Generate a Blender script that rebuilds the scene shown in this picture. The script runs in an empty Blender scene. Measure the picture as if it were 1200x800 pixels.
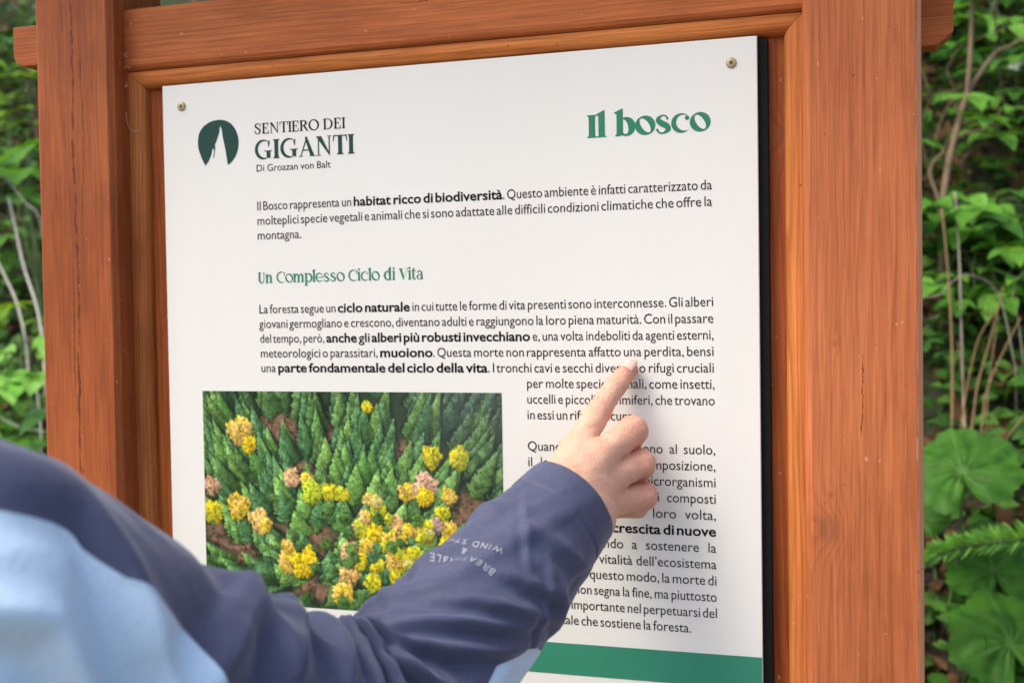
import bpy, bmesh, math, random
import numpy as np
from mathutils import Vector, Matrix, noise as mnoise

random.seed(7)
rng = np.random.default_rng(11)
R = math.radians

# ------------------------------------------------------------------ camera
scene = bpy.context.scene
col = scene.collection
cam_d = bpy.data.cameras.new("camera")
cam = bpy.data.objects.new("camera", cam_d)
col.objects.link(cam)
_r = (0.95695845, 0.28982842, -0.01516636)
_d = (-0.00696653, -0.02930285, -0.99954630)
_f = (-0.29014135, 0.95662993, -0.02602251)
_p = (0.56202678, -0.83000503, 1.22115626)
cam.matrix_world = Matrix(((_r[0], -_d[0], -_f[0], _p[0]), (_r[1], -_d[1], -_f[1], _p[1]),
                           (_r[2], -_d[2], -_f[2], _p[2]), (0, 0, 0, 1)))
cam_d.sensor_width = 36.0
cam_d.lens = 39.0
cam_d.clip_start = 0.02
cam_d.clip_end = 600.0
cam_d.dof.use_dof = True
cam_d.dof.focus_distance = 0.825
cam_d.dof.aperture_fstop = 6.8
scene.camera = cam

# ------------------------------------------------------------------ world, sun, exposure
SUN_EL, SUN_AZ = R(54), R(230)          # azimuth from +Y clockwise: behind the viewer, a little to the left
world = bpy.data.worlds.new("World")
scene.world = world
world.use_nodes = True
wn = world.node_tree
sky = wn.nodes.new("ShaderNodeTexSky")
sky.sky_type = 'NISHITA'
sky.sun_disc = False
sky.sun_elevation = SUN_EL
sky.sun_rotation = SUN_AZ
sky.air_density = 1.0
sky.dust_density = 4.0
sky.ozone_density = 1.0
bg = wn.nodes["Background"]
bg.inputs[1].default_value = 0.15
wn.links.new(sky.outputs[0], bg.inputs[0])
sun_d = bpy.data.lights.new("sun", 'SUN')
sun_d.energy = 1.15
sun_d.angle = R(22)
sun_d.color = (1.0, 0.95, 0.86)
sun = bpy.data.objects.new("sun", sun_d)
col.objects.link(sun)
sd = Vector((math.sin(SUN_AZ) * math.cos(SUN_EL), math.cos(SUN_AZ) * math.cos(SUN_EL), math.sin(SUN_EL)))
sun.rotation_euler = sd.to_track_quat('Z', 'Y').to_euler()
sun.location = (0, -3, 6)
scene.view_settings.view_transform = 'Standard'
scene.view_settings.look = 'None'
scene.view_settings.gamma = 1.0
scene.view_settings.exposure = 1.0

# ------------------------------------------------------------------ helpers
def wloc(o):
    v = Vector((0, 0, 0))
    while o is not None:
        v += o.location
        o = o.parent
    return v

def tag(o, label=None, cat=None, group=None, kind=None):
    if label: o["label"] = label
    if cat: o["category"] = cat
    if group: o["group"] = group
    if kind: o["kind"] = kind
    return o

def thing(name, loc, label, cat, group=None):
    o = bpy.data.objects.new(name, None)
    o.location = loc
    o.empty_display_size = 0.05
    col.objects.link(o)
    return tag(o, label, cat, group)

def part(name, V, F, mats, parent=None, smooth=True, fmat=None, attrs=None, loc=None):
    """one mesh object; V are world coordinates."""
    V = np.asarray(V, dtype=float).reshape(-1, 3)
    off = np.array(wloc(parent)) if parent is not None else np.array(loc if loc is not None else (0, 0, 0), dtype=float)
    me = bpy.data.meshes.new(name)
    me.from_pydata((V - off).tolist(), [], [list(map(int, f)) for f in F] if not isinstance(F, np.ndarray) else F.tolist())
    if not isinstance(mats, (list, tuple)): mats = [mats]
    for m in mats: me.materials.append(m)
    if fmat is not None:
        me.polygons.foreach_set("material_index", np.asarray(fmat, dtype=np.int32))
    if smooth is not False:
        me.polygons.foreach_set("use_smooth", np.ones(len(me.polygons), dtype=bool))
    if attrs:
        for k, a in attrs.items():
            a = np.asarray(a, dtype=np.float32)
            if a.ndim == 1:
                at = me.attributes.new(k, 'FLOAT', 'POINT'); at.data.foreach_set("value", a)
            else:
                at = me.color_attributes.new(k, 'FLOAT_COLOR', 'POINT')
                if a.shape[1] == 3: a = np.concatenate([a, np.ones((len(a), 1), np.float32)], 1)
                at.data.foreach_set("color", a.ravel())
    me.update()
    o = bpy.data.objects.new(name, me)
    col.objects.link(o)
    if parent is not None: o.parent = parent
    elif loc is not None: o.location = loc
    return o

class MB:
    """collects loose geometry for ONE mesh"""
    def __init__(self): self.V = []; self.F = []; self.n = 0; self.A = []
    def add(self, V, F, a=None):
        V = np.asarray(V, float)
        self.V.append(V)
        self.F += [[i + self.n for i in f] for f in F]
        self.n += len(V)
        self.A.append(np.full(len(V), 0.0) if a is None else np.asarray(a, float))
    def verts(self): return np.concatenate(self.V)
    def att(self): return np.concatenate(self.A)

def tube(pts, rad, n=8, cap=True):
    pts = np.asarray(pts, float); m = len(pts)
    rad = np.broadcast_to(np.asarray(rad, float), (m,))
    T = np.gradient(pts, axis=0); T /= np.linalg.norm(T, axis=1)[:, None] + 1e-12
    up = np.array([0.31, 0.17, 0.93])
    if abs(T[0] @ up) > 0.9: up = np.array([1.0, 0.1, 0])
    N = up - (up @ T[0]) * T[0]; N /= np.linalg.norm(N)
    V = []
    for i in range(m):
        N = N - (N @ T[i]) * T[i]; N /= np.linalg.norm(N) + 1e-12
        B = np.cross(T[i], N)
        a = np.linspace(0, 2 * np.pi, n, endpoint=False)
        V.append(pts[i] + rad[i] * (np.cos(a)[:, None] * N + np.sin(a)[:, None] * B))
    V = np.concatenate(V)
    F = [[i * n + j, i * n + (j + 1) % n, (i + 1) * n + (j + 1) % n, (i + 1) * n + j] for i in range(m - 1) for j in range(n)]
    if cap:
        F.append(list(range(n))[::-1]); F.append([(m - 1) * n + j for j in range(n)])
    return V, F

def catmull(pts, k=8):
    P = np.asarray(pts, float)
    P = np.concatenate([[2 * P[0] - P[1]], P, [2 * P[-1] - P[-2]]])
    out = []
    for i in range(1, len(P) - 2):
        for t in np.linspace(0, 1, k, endpoint=False):
            a, b, c, d = P[i - 1], P[i], P[i + 1], P[i + 2]
            out.append(0.5 * (2 * b + (c - a) * t + (2 * a - 5 * b + 4 * c - d) * t * t + (3 * b - 3 * c + d - a) * t ** 3))
    out.append(P[-2])
    return np.array(out)

def prism_box(x0, x1, y0, y1, z0, z1, bev=0.002, seg=2):
    bm = bmesh.new()
    bmesh.ops.create_cube(bm, size=1)
    for v in bm.verts:
        v.co = Vector(((x0 + x1) / 2 + v.co.x * (x1 - x0), (y0 + y1) / 2 + v.co.y * (y1 - y0), (z0 + z1) / 2 + v.co.z * (z1 - z0)))
    if bev: bmesh.ops.bevel(bm, geom=bm.edges[:], offset=bev, segments=seg, affect='EDGES', profile=0.5)
    bm.normal_update()
    V = [v.co[:] for v in bm.verts]; bm.verts.index_update()
    F = [[v.index for v in f.verts] for f in bm.faces]
    bm.free()
    return V, F

def extrude_profile(prof, axis, a, b, cut_a=0.0, cut_b=0.0, inner=1):
    """prof: (u,v) loop; extruded along axis from a to b. cut: mitre, shift along axis per unit of u."""
    n = len(prof); V = []
    for end, cut in ((a, cut_a), (b, cut_b)):
        for u, v in prof:
            w = end + cut * u
            V.append((w, v, u) if axis == 'X' else (u, v, w))
    F = [[i, (i + 1) % n, n + (i + 1) % n, n + i] for i in range(n)] + [list(range(n))[::-1], [n + i for i in range(n)]]
    return V, F

def smin(a, b, k):
    h = np.clip(0.5 + 0.5 * (b - a) / k, 0, 1)
    return b + (a - b) * h - k * h * (1 - h)

def cone(P, a, b, ra, rb):
    a = np.asarray(a, np.float32); b = np.asarray(b, np.float32)
    ab = b - a; t = np.clip(((P - a) @ ab) / max(ab @ ab, 1e-9), 0, 1)
    d = np.sqrt((((P - a) - t[..., None] * ab) ** 2).sum(-1))
    return d - (ra + (rb - ra) * t)

def ellips(P, c, r):
    r = np.asarray(r, np.float32); q = (P - np.asarray(c, np.float32)) / r
    k0 = np.sqrt((q ** 2).sum(-1)); k1 = np.sqrt(((q / r) ** 2).sum(-1)) + 1e-9
    return k0 * (k0 - 1) / k1

def grid(lo, hi, h):
    ax = [np.arange(lo[i], hi[i] + h, h, dtype=np.float32) for i in range(3)]
    return np.stack(np.meshgrid(*ax, indexing='ij'), -1)

def surface_nets(Fd, lo, h):
    """dual contouring of a sampled distance field -> verts, quads"""
    s = Fd < 0
    n = np.array(Fd.shape) - 1
    acc = np.zeros(tuple(n) + (3,), np.float32); cnt = np.zeros(tuple(n), np.float32)
    offs = [(i, j, k) for i in (0, 1) for j in (0, 1) for k in (0, 1)]
    def sl(o): return tuple(slice(o[i], o[i] + n[i]) for i in range(3))
    for a in offs:
        for ax in range(3):
            if a[ax]: continue
            b = list(a); b[ax] = 1
            fa, fb = Fd[sl(a)], Fd[sl(b)]
            m = (s[sl(a)] != s[sl(b)])
            t = np.where(m, fa / np.where(m, fa - fb, 1), 0)
            for c in range(3):
                acc[..., c] += np.where(m, a[c] + (t if c == ax else 0), 0)
            cnt += m
    mask = cnt > 0
    idx = -np.ones(tuple(n), np.int64); idx[mask] = np.arange(mask.sum())
    ijk = np.argwhere(mask)
    V = np.asarray(lo) + h * (ijk + acc[mask] / cnt[mask][:, None])
    F = []
    for ax in range(3):
        u, v = (ax + 1) % 3, (ax + 2) % 3
        a = [slice(None)] * 3; b = [slice(None)] * 3
        a[ax] = slice(0, -1); b[ax] = slice(1, None)
        sa, sb = s[tuple(a)], s[tuple(b)]
        for flip in (0, 1):
            e = np.argwhere((sa & ~sb) if not flip else (~sa & sb))
            ok = (e[:, u] > 0) & (e[:, v] > 0) & (e[:, u] < n[u]) & (e[:, v] < n[v])
            e = e[ok]
            def g(du, dv):
                q = e.copy(); q[:, u] -= du; q[:, v] -= dv
                return idx[q[:, 0], q[:, 1], q[:, 2]]
            qd = np.stack([g(1, 1), g(0, 1), g(0, 0), g(1, 0)], 1)
            F.append(qd if not flip else qd[:, ::-1])
    F = np.concatenate(F)
    return V, F[(F >= 0).all(1)]

# ------------------------------------------------------------------ materials
class NT:
    def __init__(self, name):
        self.m = bpy.data.materials.new(name); self.m.use_nodes = True
        self.t = self.m.node_tree; self.b = self.t.nodes["Principled BSDF"]
        self.out = self.t.nodes["Material Output"]
    def n(self, typ, **kw):
        nd = self.t.nodes.new(typ)
        for k, v in kw.items(): setattr(nd, k, v)
        return nd
    def l(self, a, b): self.t.links.new(a, b)
    def math(self, op, a, b=None, c=None, clamp=False):
        nd = self.n("ShaderNodeMath", operation=op); nd.use_clamp = clamp
        for i, v in enumerate((a, b, c)):
            if v is None: continue
            if isinstance(v, (int, float)): nd.inputs[i].default_value = v
            else: self.l(v, nd.inputs[i])
        return nd.outputs[0]
    def vec(self, op, a, b):
        nd = self.n("ShaderNodeVectorMath", operation=op)
        for i, v in enumerate((a, b)):
            if isinstance(v, (tuple, list)): nd.inputs[i].default_value = v
            else: self.l(v, nd.inputs[i])
        return nd.outputs[0]
    def noise(self, vec, scale=1.0, detail=3.0, rough=0.55, dist=0.0):
        nd = self.n("ShaderNodeTexNoise")
        if vec is not None: self.l(vec, nd.inputs["Vector"])
        nd.inputs["Scale"].default_value = scale; nd.inputs["Detail"].default_value = detail
        nd.inputs["Roughness"].default_value = rough; nd.inputs["Distortion"].default_value = dist
        return nd.outputs["Fac"]
    def ramp(self, fac, stops, interp='LINEAR'):
        nd = self.n("ShaderNodeValToRGB"); cr = nd.color_ramp; cr.interpolation = interp
        while len(cr.elements) < len(stops): cr.elements.new(0.5)
        for e, (p, c) in zip(cr.elements, stops):
            e.position = p; e.color = (*c, 1) if len(c) == 3 else c
        self.l(fac, nd.inputs[0])
        return nd.outputs[0]
    def mix(self, fac, a, b, mode='MIX'):
        nd = self.n("ShaderNodeMix", data_type='RGBA', blend_type=mode)
        for sock, v in ((nd.inputs[0], fac), (nd.inputs[6], a), (nd.inputs[7], b)):
            if isinstance(v, (int, float)): sock.default_value = v
            elif isinstance(v, (tuple, list)): sock.default_value = (*v, 1)
            else: self.l(v, sock)
        return nd.outputs[2]
    def comb(self, x, y, z):
        nd = self.n("ShaderNodeCombineXYZ")
        for i, v in enumerate((x, y, z)):
            if isinstance(v, (int, float)): nd.inputs[i].default_value = v
            else: self.l(v, nd.inputs[i])
        return nd.outputs[0]
    def sep(self, v):
        nd = self.n("ShaderNodeSeparateXYZ"); self.l(v, nd.inputs[0]); return nd.outputs
    def obj(self): return self.n("ShaderNodeTexCoord").outputs["Object"]
    def bump(self, h, strength=0.3, dist=0.001):
        nd = self.n("ShaderNodeBump"); nd.inputs["Strength"].default_value = strength; nd.inputs["Distance"].default_value = dist
        self.l(h, nd.inputs["Height"]); self.l(nd.outputs[0], self.b.inputs["Normal"])
    def base(self, c):
        if isinstance(c, (tuple, list)): self.b.inputs["Base Color"].default_value = (*c, 1)
        else: self.l(c, self.b.inputs["Base Color"])
    def set(self, **kw):
        for k, v in kw.items(): self.b.inputs[k.replace("_", " ")].default_value = v
        return self.m

def plain(name, c, rough=0.6, var=0.08, scale=60, **kw):
    t = NT(name); nz = t.noise(t.obj(), scale, 4)
    t.base(t.mix(nz, tuple(x * (1 - var) for x in c), tuple(min(1, x * (1 + var)) for x in c)))
    t.set(Roughness=rough, **kw); return t.m

BOARD_AT = (0.248, 0.017, 0.0)

def wood(name, axis, centre, tilt=0.0, early=(0.50, 0.135, 0.042), late=(0.30, 0.062, 0.016), period=0.0042,
         knots=(), cracks=(), contrast=1.0, seed=0.0, rough=0.5, blot=(0.36, 0.085, 0.024), worn_lit_edge=None):
    """stained softwood as a solid texture: growth rings round a tree axis, knots, drying cracks, fibre"""
    t = NT(name)
    P = t.vec('ADD', t.obj(), BOARD_AT)
    x, y, z = t.sep(P)
    a, b, w = (x, y, z) if axis == 'Z' else (z, y, x)
    q = t.comb(a, b, w)
    qs = t.vec('ADD', q, (seed * 3.7, seed * 1.3, seed * 7.1))
    d1 = t.noise(t.vec('MULTIPLY', qs, (14, 14, 2.2)), 1.0, 3)
    d2 = t.noise(t.vec('MULTIPLY', qs, (70, 70, 6)), 1.0, 2)
    dd = t.math('ADD', t.math('MULTIPLY', t.math('SUBTRACT', d1, 0.5), 0.016), t.math('MULTIPLY', t.math('SUBTRACT', d2, 0.5), 0.003))
    aa = t.math('SUBTRACT', t.math('ADD', a, t.math('MULTIPLY', w, tilt)), centre[0])
    bb = t.math('SUBTRACT', b, centre[1])
    r = t.math('SQRT', t.math('ADD', t.math('MULTIPLY', aa, aa), t.math('MULTIPLY', bb, bb)))
    r = t.math('ADD', r, dd)
    kmask = None
    for (ka, kw, kr) in knots:
        u = t.math('DIVIDE', t.math('SUBTRACT', t.math('ADD', a, t.math('MULTIPLY', dd, 0.4)), ka), kr)
        v = t.math('DIVIDE', t.math('SUBTRACT', w, kw), kr * 1.35)
        d = t.math('SQRT', t.math('ADD', t.math('MULTIPLY', u, u), t.math('MULTIPLY', v, v)))
        g = t.math('POWER', 2.718, t.math('MULTIPLY', t.math('MULTIPLY', d, d), -0.35))
        r = t.math('ADD', r, t.math('MULTIPLY', g, kr * 1.3))
        km = t.math('MULTIPLY', t.math('SUBTRACT', 1.25, d, clamp=True), 1.6, clamp=True)
        kmask = km if kmask is None else t.math('MAXIMUM', kmask, km)
    ringf = t.math('FRACT', t.math('DIVIDE', r, period))
    ring = t.ramp(ringf, [(0.0, (0.1,) * 3), (0.5, (0.3,) * 3), (0.85, (1.0,) * 3), (0.95, (0.75,) * 3), (1.0, (0.1,) * 3)])
    amp = t.math('MULTIPLY', t.noise(t.vec('MULTIPLY', qs, (22, 22, 2.5)), 1.0, 2), 1.5 * contrast, clamp=True)
    c = t.mix(t.math('MULTIPLY', ring, t.math('MULTIPLY', amp, 0.70)), early, late)
    bl = t.ramp(t.noise(t.vec('MULTIPLY', qs, (26, 26, 5)), 1.0, 4, 0.6), [(0.42, (0,) * 3), (0.72, (1,) * 3)])
    c = t.mix(t.math('MULTIPLY', bl, 0.55), c, blot)
    wear = t.ramp(t.noise(t.vec('MULTIPLY', qs, (9, 9, 3.2)), 1.0, 6, 0.65), [(0.34, (0.74, 0.70, 0.68)), (0.5, (1.0,) * 3), (0.70, (1.14, 1.18, 1.22))])
    c = t.mix(1.0, c, wear, 'MULTIPLY')
    fib = t.noise(t.vec('MULTIPLY', qs, (900, 900, 22)), 1.0, 3, 0.6)
    fib2 = t.noise(t.vec('MULTIPLY', qs, (420, 420, 12)), 1.0, 2, 0.6)
    fr = t.ramp(t.math('MULTIPLY', t.math('ADD', fib, fib2), 0.5), [(0.28, (0.62,) * 3), (0.5, (1.0,) * 3), (0.72, (1.28,) * 3)])
    c = t.mix(1.0, c, fr, 'MULTIPLY')
    if kmask is not None:
        c = t.mix(t.math('MULTIPLY', kmask, 0.38), c, (0.20, 0.075, 0.040))
    h = t.math('ADD', t.math('MULTIPLY', fib, 0.5), t.math('MULTIPLY', ring, 0.35))
    for (ca, w0, w1, wd) in cracks:
        wob = t.math('MULTIPLY', t.math('SUBTRACT', t.noise(t.comb(w, ca * 31.0, 0.0), 13.0, 7, 0.72), 0.5), 0.014)
        dist = t.math('ABSOLUTE', t.math('SUBTRACT', t.math('SUBTRACT', a, ca), wob))
        mid = (w0 + w1) / 2; half = (w1 - w0) / 2
        e = t.math('SUBTRACT', 1.0, t.math('DIVIDE', t.math('ABSOLUTE', t.math('SUBTRACT', w, mid)), half), clamp=True)
        wn_ = t.math('MULTIPLY', t.math('MULTIPLY', t.math('SUBTRACT', t.noise(t.comb(w, ca * 17, 3.0), 75.0, 4, 0.7), 0.36, clamp=True), 5.0 * wd), t.math('MULTIPLY', e, 3.0, clamp=True))
        m = t.math('GREATER_THAN', wn_, dist)
        c = t.mix(t.math('MULTIPLY', m, 0.8), c, (0.10, 0.028, 0.010))
        h = t.math('SUBTRACT', h, t.math('MULTIPLY', m, 1.2))
    if worn_lit_edge is not None:            # stain rubbed thin along one arris, its edge highlight painted in too
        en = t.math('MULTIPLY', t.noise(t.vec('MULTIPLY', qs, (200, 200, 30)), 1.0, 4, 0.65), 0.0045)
        em = t.math('GREATER_THAN', t.math('ADD', a, en), worn_lit_edge)
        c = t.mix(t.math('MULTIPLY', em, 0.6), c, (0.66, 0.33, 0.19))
    sp = t.math('GREATER_THAN', t.noise(t.vec('MULTIPLY', qs, (1, 1, 0.6)), 230.0, 1.0), 0.775)
    c = t.mix(t.math('MULTIPLY', sp, 0.55), c, (0.62, 0.36, 0.24))
    sp2 = t.math('GREATER_THAN', t.noise(t.vec('ADD', qs, (9, 4, 2)), 150.0, 1.0), 0.79)
    c = t.mix(t.math('MULTIPLY', sp2, 0.6), c, (0.10, 0.035, 0.015))
    t.base(c)
    rr = t.math('ADD', t.math('MULTIPLY', fib2, 0.25), rough - 0.12)
    t.l(rr, t.b.inputs["Roughness"])
    t.set(**{"Specular IOR Level": 0.16})
    t.bump(h, 0.5, 0.0007)
    return t.m

def leaf_mat(name, c1, c2, trans=0.35, vein=None, rough=0.5):
    t = NT(name)
    geo = t.n("ShaderNodeNewGeometry")
    rnd = geo.outputs["Random Per Island"]
    c = t.mix(rnd, c1, c2)
    nz = t.noise(t.obj(), 45.0, 3)
    c = t.mix(1.0, c, t.ramp(nz, [(0.3, (0.72,) * 3), (0.7, (1.25,) * 3)]), 'MULTIPLY')
    if vein:
        sp_ = t.math('GREATER_THAN', t.noise(t.obj(), 60.0, 3, 0.6), 0.70)
        c = t.mix(t.math('MULTIPLY', sp_, 0.6), c, (0.12, 0.10, 0.03))
        c = t.mix(1.0, c, t.ramp(t.noise(t.obj(), 14.0, 4), [(0.3, (0.75, 0.8, 0.8)), (0.7, (1.25, 1.15, 1.0))]), 'MULTIPLY')
        at = t.n("ShaderNodeAttribute", attribute_name="v")
        c = t.mix(at.outputs["Fac"], c, vein)
        t.bump(at.outputs["Fac"], 0.5, 0.002)
    t.base(c)
    t.set(Roughness=rough, **{"Specular IOR Level": 0.18})
    tr = t.n("ShaderNodeBsdfTranslucent")
    t.l(t.mix(1.0, c, (1.5, 1.35, 0.5), 'MULTIPLY'), tr.inputs[0])
    ms = t.n("ShaderNodeMixShader"); ms.inputs[0].default_value = trans
    t.l(t.b.outputs[0], ms.inputs[1]); t.l(tr.outputs[0], ms.inputs[2]); t.l(ms.outputs[0], t.out.inputs[0])
    return t.m

M = {}
M['white'] = None
t = NT("panel_white")
nz = t.noise(t.obj(), 9.0, 4); nf = t.noise(t.obj(), 700.0, 2)
t.base(t.mix(nz, (0.775, 0.765, 0.705), (0.80, 0.795, 0.745)))
nz2 = t.noise(t.obj(), 2.6, 5, 0.6)
pc = t.mix(nz2, (0.765, 0.742, 0.672), (0.80, 0.786, 0.730))
dsp = t.math('GREATER_THAN', t.noise(t.obj(), 120.0, 2), 0.80)
pc = t.mix(t.math('MULTIPLY', dsp, 0.35), pc, (0.36, 0.31, 0.25))
strk = t.ramp(t.noise(t.vec('MULTIPLY', t.obj(), (26.0, 1.0, 2.0)), 1.0, 4, 0.6), [(0.45, (1.0,) * 3), (0.85, (0.982, 0.98, 0.97))])
t.base(t.mix(1.0, pc, strk, 'MULTIPLY'))
t.set(Roughness=0.42, **{"Specular IOR Level": 0.2}); t.bump(nf, 0.05, 0.0002)
M['white'] = t.m
M['black'] = plain("black_core", (0.009, 0.0095, 0.009), 0.7, 0.4, 300, **{"Specular IOR Level": 0.1})
M['ink'] = plain("ink_dark", (0.030, 0.020, 0.020), 0.6, **{"Specular IOR Level": 0.08})
M['ink_bold'] = plain("ink_bold", (0.013, 0.009, 0.010), 0.6, **{"Specular IOR Level": 0.08})
M['green'] = plain("ink_green", (0.042, 0.220, 0.120), 0.6, **{"Specular IOR Level": 0.1})
M['green_dk'] = plain("ink_green_dark", (0.026, 0.068, 0.054), 0.6, **{"Specular IOR Level": 0.1})
M['band'] = plain("ink_band", (0.040, 0.240, 0.148), 0.5, 0.12, 14, **{"Specular IOR Level": 0.15})
M['brass'] = plain("screw_zinc", (0.46, 0.37, 0.20), 0.45, 0.3, 500, Metallic=0.35)
M['recess_shade'] = plain("screw_recess_shade", (0.06, 0.045, 0.03), 0.6)
M['web'] = plain("cobweb", (0.6, 0.55, 0.48), 0.8)

# ------------------------------------------------------------------ ground: path in front, wooded bank rising behind
def bank_z(x, y):
    s = np.clip((y - 0.30) / 0.35, 0, 1); s = s * s * (3 - 2 * s)
    z = np.where(y > 0.30, (y - 0.30 - 0.175 * (1 - s)) * 1.0, 0.0)
    z = np.maximum(z, 0) * np.where(y > 0.3, 1, 0)
    z = np.where(z > 7.0, 7.0 + (z - 7.0) * 0.12, z)
    return z

def hz(x, y):
    z = float(bank_z(np.float64(x), np.float64(y)))
    n = mnoise.noise(Vector((x * 1.7, y * 1.7, 0.3))) * 0.09 + mnoise.noise(Vector((x * 6, y * 6, 1.3))) * 0.025
    k = min(1, max(0.08, (y - 0.2) / 0.6))
    return z + n * k

xs = np.concatenate([[-300, -120, -50, -22, -12, -8], np.arange(-5.5, 3.5, 0.07), [4.5, 6, 9, 14, 25, 60, 150, 300]])
ys = np.concatenate([[-300, -120, -50, -20, -9, -5, -3], np.arange(-2, 4.6, 0.07), np.arange(4.7, 9, 0.3), [12, 18, 30, 60, 130, 300]])
V = [(x, y, hz(x, y)) for y in ys for x in xs]
nx = len(xs)
F = [[j * nx + i, j * nx + i + 1, (j + 1) * nx + i + 1, (j + 1) * nx + i] for j in range(len(ys) - 1) for i in range(nx - 1)]
t = NT("forest_soil")
o_ = t.obj(); gx, gy, gz = t.sep(o_)
n1 = t.noise(o_, 3.0, 5, 0.6); n2 = t.noise(o_, 26.0, 5, 0.65); n3 = t.noise(o_, 140.0, 3)
soil = t.ramp(n2, [(0.3, (0.010, 0.007, 0.005)), (0.55, (0.035, 0.023, 0.014)), (0.75, (0.085, 0.055, 0.033))])
moss = t.mix(n3, (0.012, 0.028, 0.006), (0.035, 0.065, 0.015))
soil = t.mix(t.ramp(n1, [(0.42, (0,) * 3), (0.62, (1,) * 3)]), soil, moss)
grav = t.ramp(n3, [(0.3, (0.10, 0.085, 0.07)), (0.7, (0.26, 0.235, 0.20))])
pathm = t.math('MULTIPLY', t.math('SUBTRACT', 0.15, t.math('ADD', gy, t.math('MULTIPLY', n1, 0.3))), 4.0, clamp=True)
t.base(t.mix(pathm, soil, grav)); t.set(Roughness=0.95)
t.bump(t.math('ADD', n2, t.math('MULTIPLY', n3, 0.4)), 0.8, 0.02)
tag(part("ground", V, F, t.m), kind="structure")

# ------------------------------------------------------------------ information board: wooden stand and printed panel
board = thing("information_board", BOARD_AT,
              "brown stained wooden stand holding a white printed panel about the forest", "information board")
W_postL = wood("wood_post_a", 'Z', (-0.045, 0.11), 0.012, seed=1.0, period=0.0036, contrast=0.6,
               early=(0.40, 0.112, 0.033), late=(0.22, 0.052, 0.014),
               cracks=[(-0.074, 1.05, 1.56, 0.0011), (-0.066, 1.30, 1.47, 0.0006), (-0.078, 1.15, 1.27, 0.0005)], blot=(0.30, 0.068, 0.022))
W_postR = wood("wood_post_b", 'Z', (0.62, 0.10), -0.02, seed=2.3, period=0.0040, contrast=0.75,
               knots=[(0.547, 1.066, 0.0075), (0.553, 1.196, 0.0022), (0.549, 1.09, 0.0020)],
               cracks=[(0.571, 1.13, 1.19, 0.0006)], early=(0.49, 0.150, 0.054), late=(0.31, 0.080, 0.024), blot=(0.40, 0.108, 0.042), worn_lit_edge=0.6095)
W_beam = wood("wood_beam", 'X', (1.36, 0.06), 0.01, seed=3.1, period=0.0034, contrast=0.6,
              early=(0.51, 0.148, 0.042), late=(0.32, 0.076, 0.018), cracks=[(1.468, 0.22, 0.27, 0.0005)])
W_mould = wood("wood_moulding", 'Z', (0.60, 0.06), 0.0, seed=4.4, period=0.0030, contrast=1.0,
               early=(0.60, 0.205, 0.055), late=(0.30, 0.075, 0.017), blot=(0.42, 0.115, 0.030))
W_mouldT = wood("wood_moulding_top", 'X', (1.46, 0.05), 0.0, seed=5.2, period=0.0034, contrast=0.9,
                early=(0.62, 0.205, 0.050), late=(0.35, 0.088, 0.017), blot=(0.46, 0.115, 0.028))
W_back = wood("wood_back", 'Z', (0.575, 0.05), 0.02, seed=6.0, period=0.0050, contrast=1.0,
              knots=[(0.515, 1.349, 0.0055), (0.514, 1.328, 0.0022)],
              early=(0.44, 0.115, 0.026), late=(0.22, 0.045, 0.010), blot=(0.33, 0.068, 0.020))
W_shade_roof = wood("wood_shade_roof", 'X', (1.9, 0.4), 0.0, seed=7.0, early=(0.34, 0.09, 0.03), late=(0.2, 0.045, 0.012))

def chamfer_post(x0, x1, y0, y1, z0, z1, c):
    prof = [(x0 + c, y0), (x1 - c, y0), (x1, y0 + c), (x1, y1 - c), (x1 - c, y1), (x0 + c, y1), (x0, y1 - c), (x0, y0 + c)]
    bm = bmesh.new()
    lo = [bm.verts.new((u, v, z0)) for u, v in prof]; hi = [bm.verts.new((u, v, z1)) for u, v in prof]
    for i in range(8):
        bm.faces.new((lo[i], lo[(i + 1) % 8], hi[(i + 1) % 8], hi[i]))
    bm.faces.new(lo[::-1]); bm.faces.new(hi)
    ed = [e for e in bm.edges if abs(e.verts[0].co.z - e.verts[1].co.z) > 0.5]
    bmesh.ops.bevel(bm, geom=ed, offset=0.0007, segments=2, affect='EDGES', profile=0.5)
    bm.normal_update(); bm.verts.index_update()
    Vv = [v.co[:] for v in bm.verts]; Ff = [[v.index for v in f.verts] for f in bm.faces]; bm.free()
    return Vv, Ff

YF = -0.022
V, F = chamfer_post(-0.1135, -0.0345, YF, 0.056, -0.25, 1.80, 0.0048)
pL = part("post", V, F, W_postL, board, smooth=False)
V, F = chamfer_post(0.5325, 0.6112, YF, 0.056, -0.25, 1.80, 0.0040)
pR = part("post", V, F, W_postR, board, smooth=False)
# cross beam above the panel with a worn lower edge
zb0, zb1, yb = 1.4342, 1.4878, -0.003
prof = [(zb0 + 0.005, yb), (zb0 + 0.0022, yb + 0.0012), (zb0 + 0.0006, yb + 0.0036), (zb0, yb + 0.007), (zb0, 0.0118), (zb1, 0.0118), (zb1, yb + 0.003), (zb1 - 0.001, yb + 0.0008), (zb1 - 0.003, yb)]
bm_ = extrude_profile(prof, 'X', -0.0345, 0.5325)
part("beam", bm_[0], bm_[1], W_beam, board, smooth=False)
# back board, two wide planks
V, F = prism_box(-0.0340, 0.5320, 0.0122, 0.030, 0.60, 1.474, 0.001, 1)
part("back_board", V, F, W_back, board, smooth=False)
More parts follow.
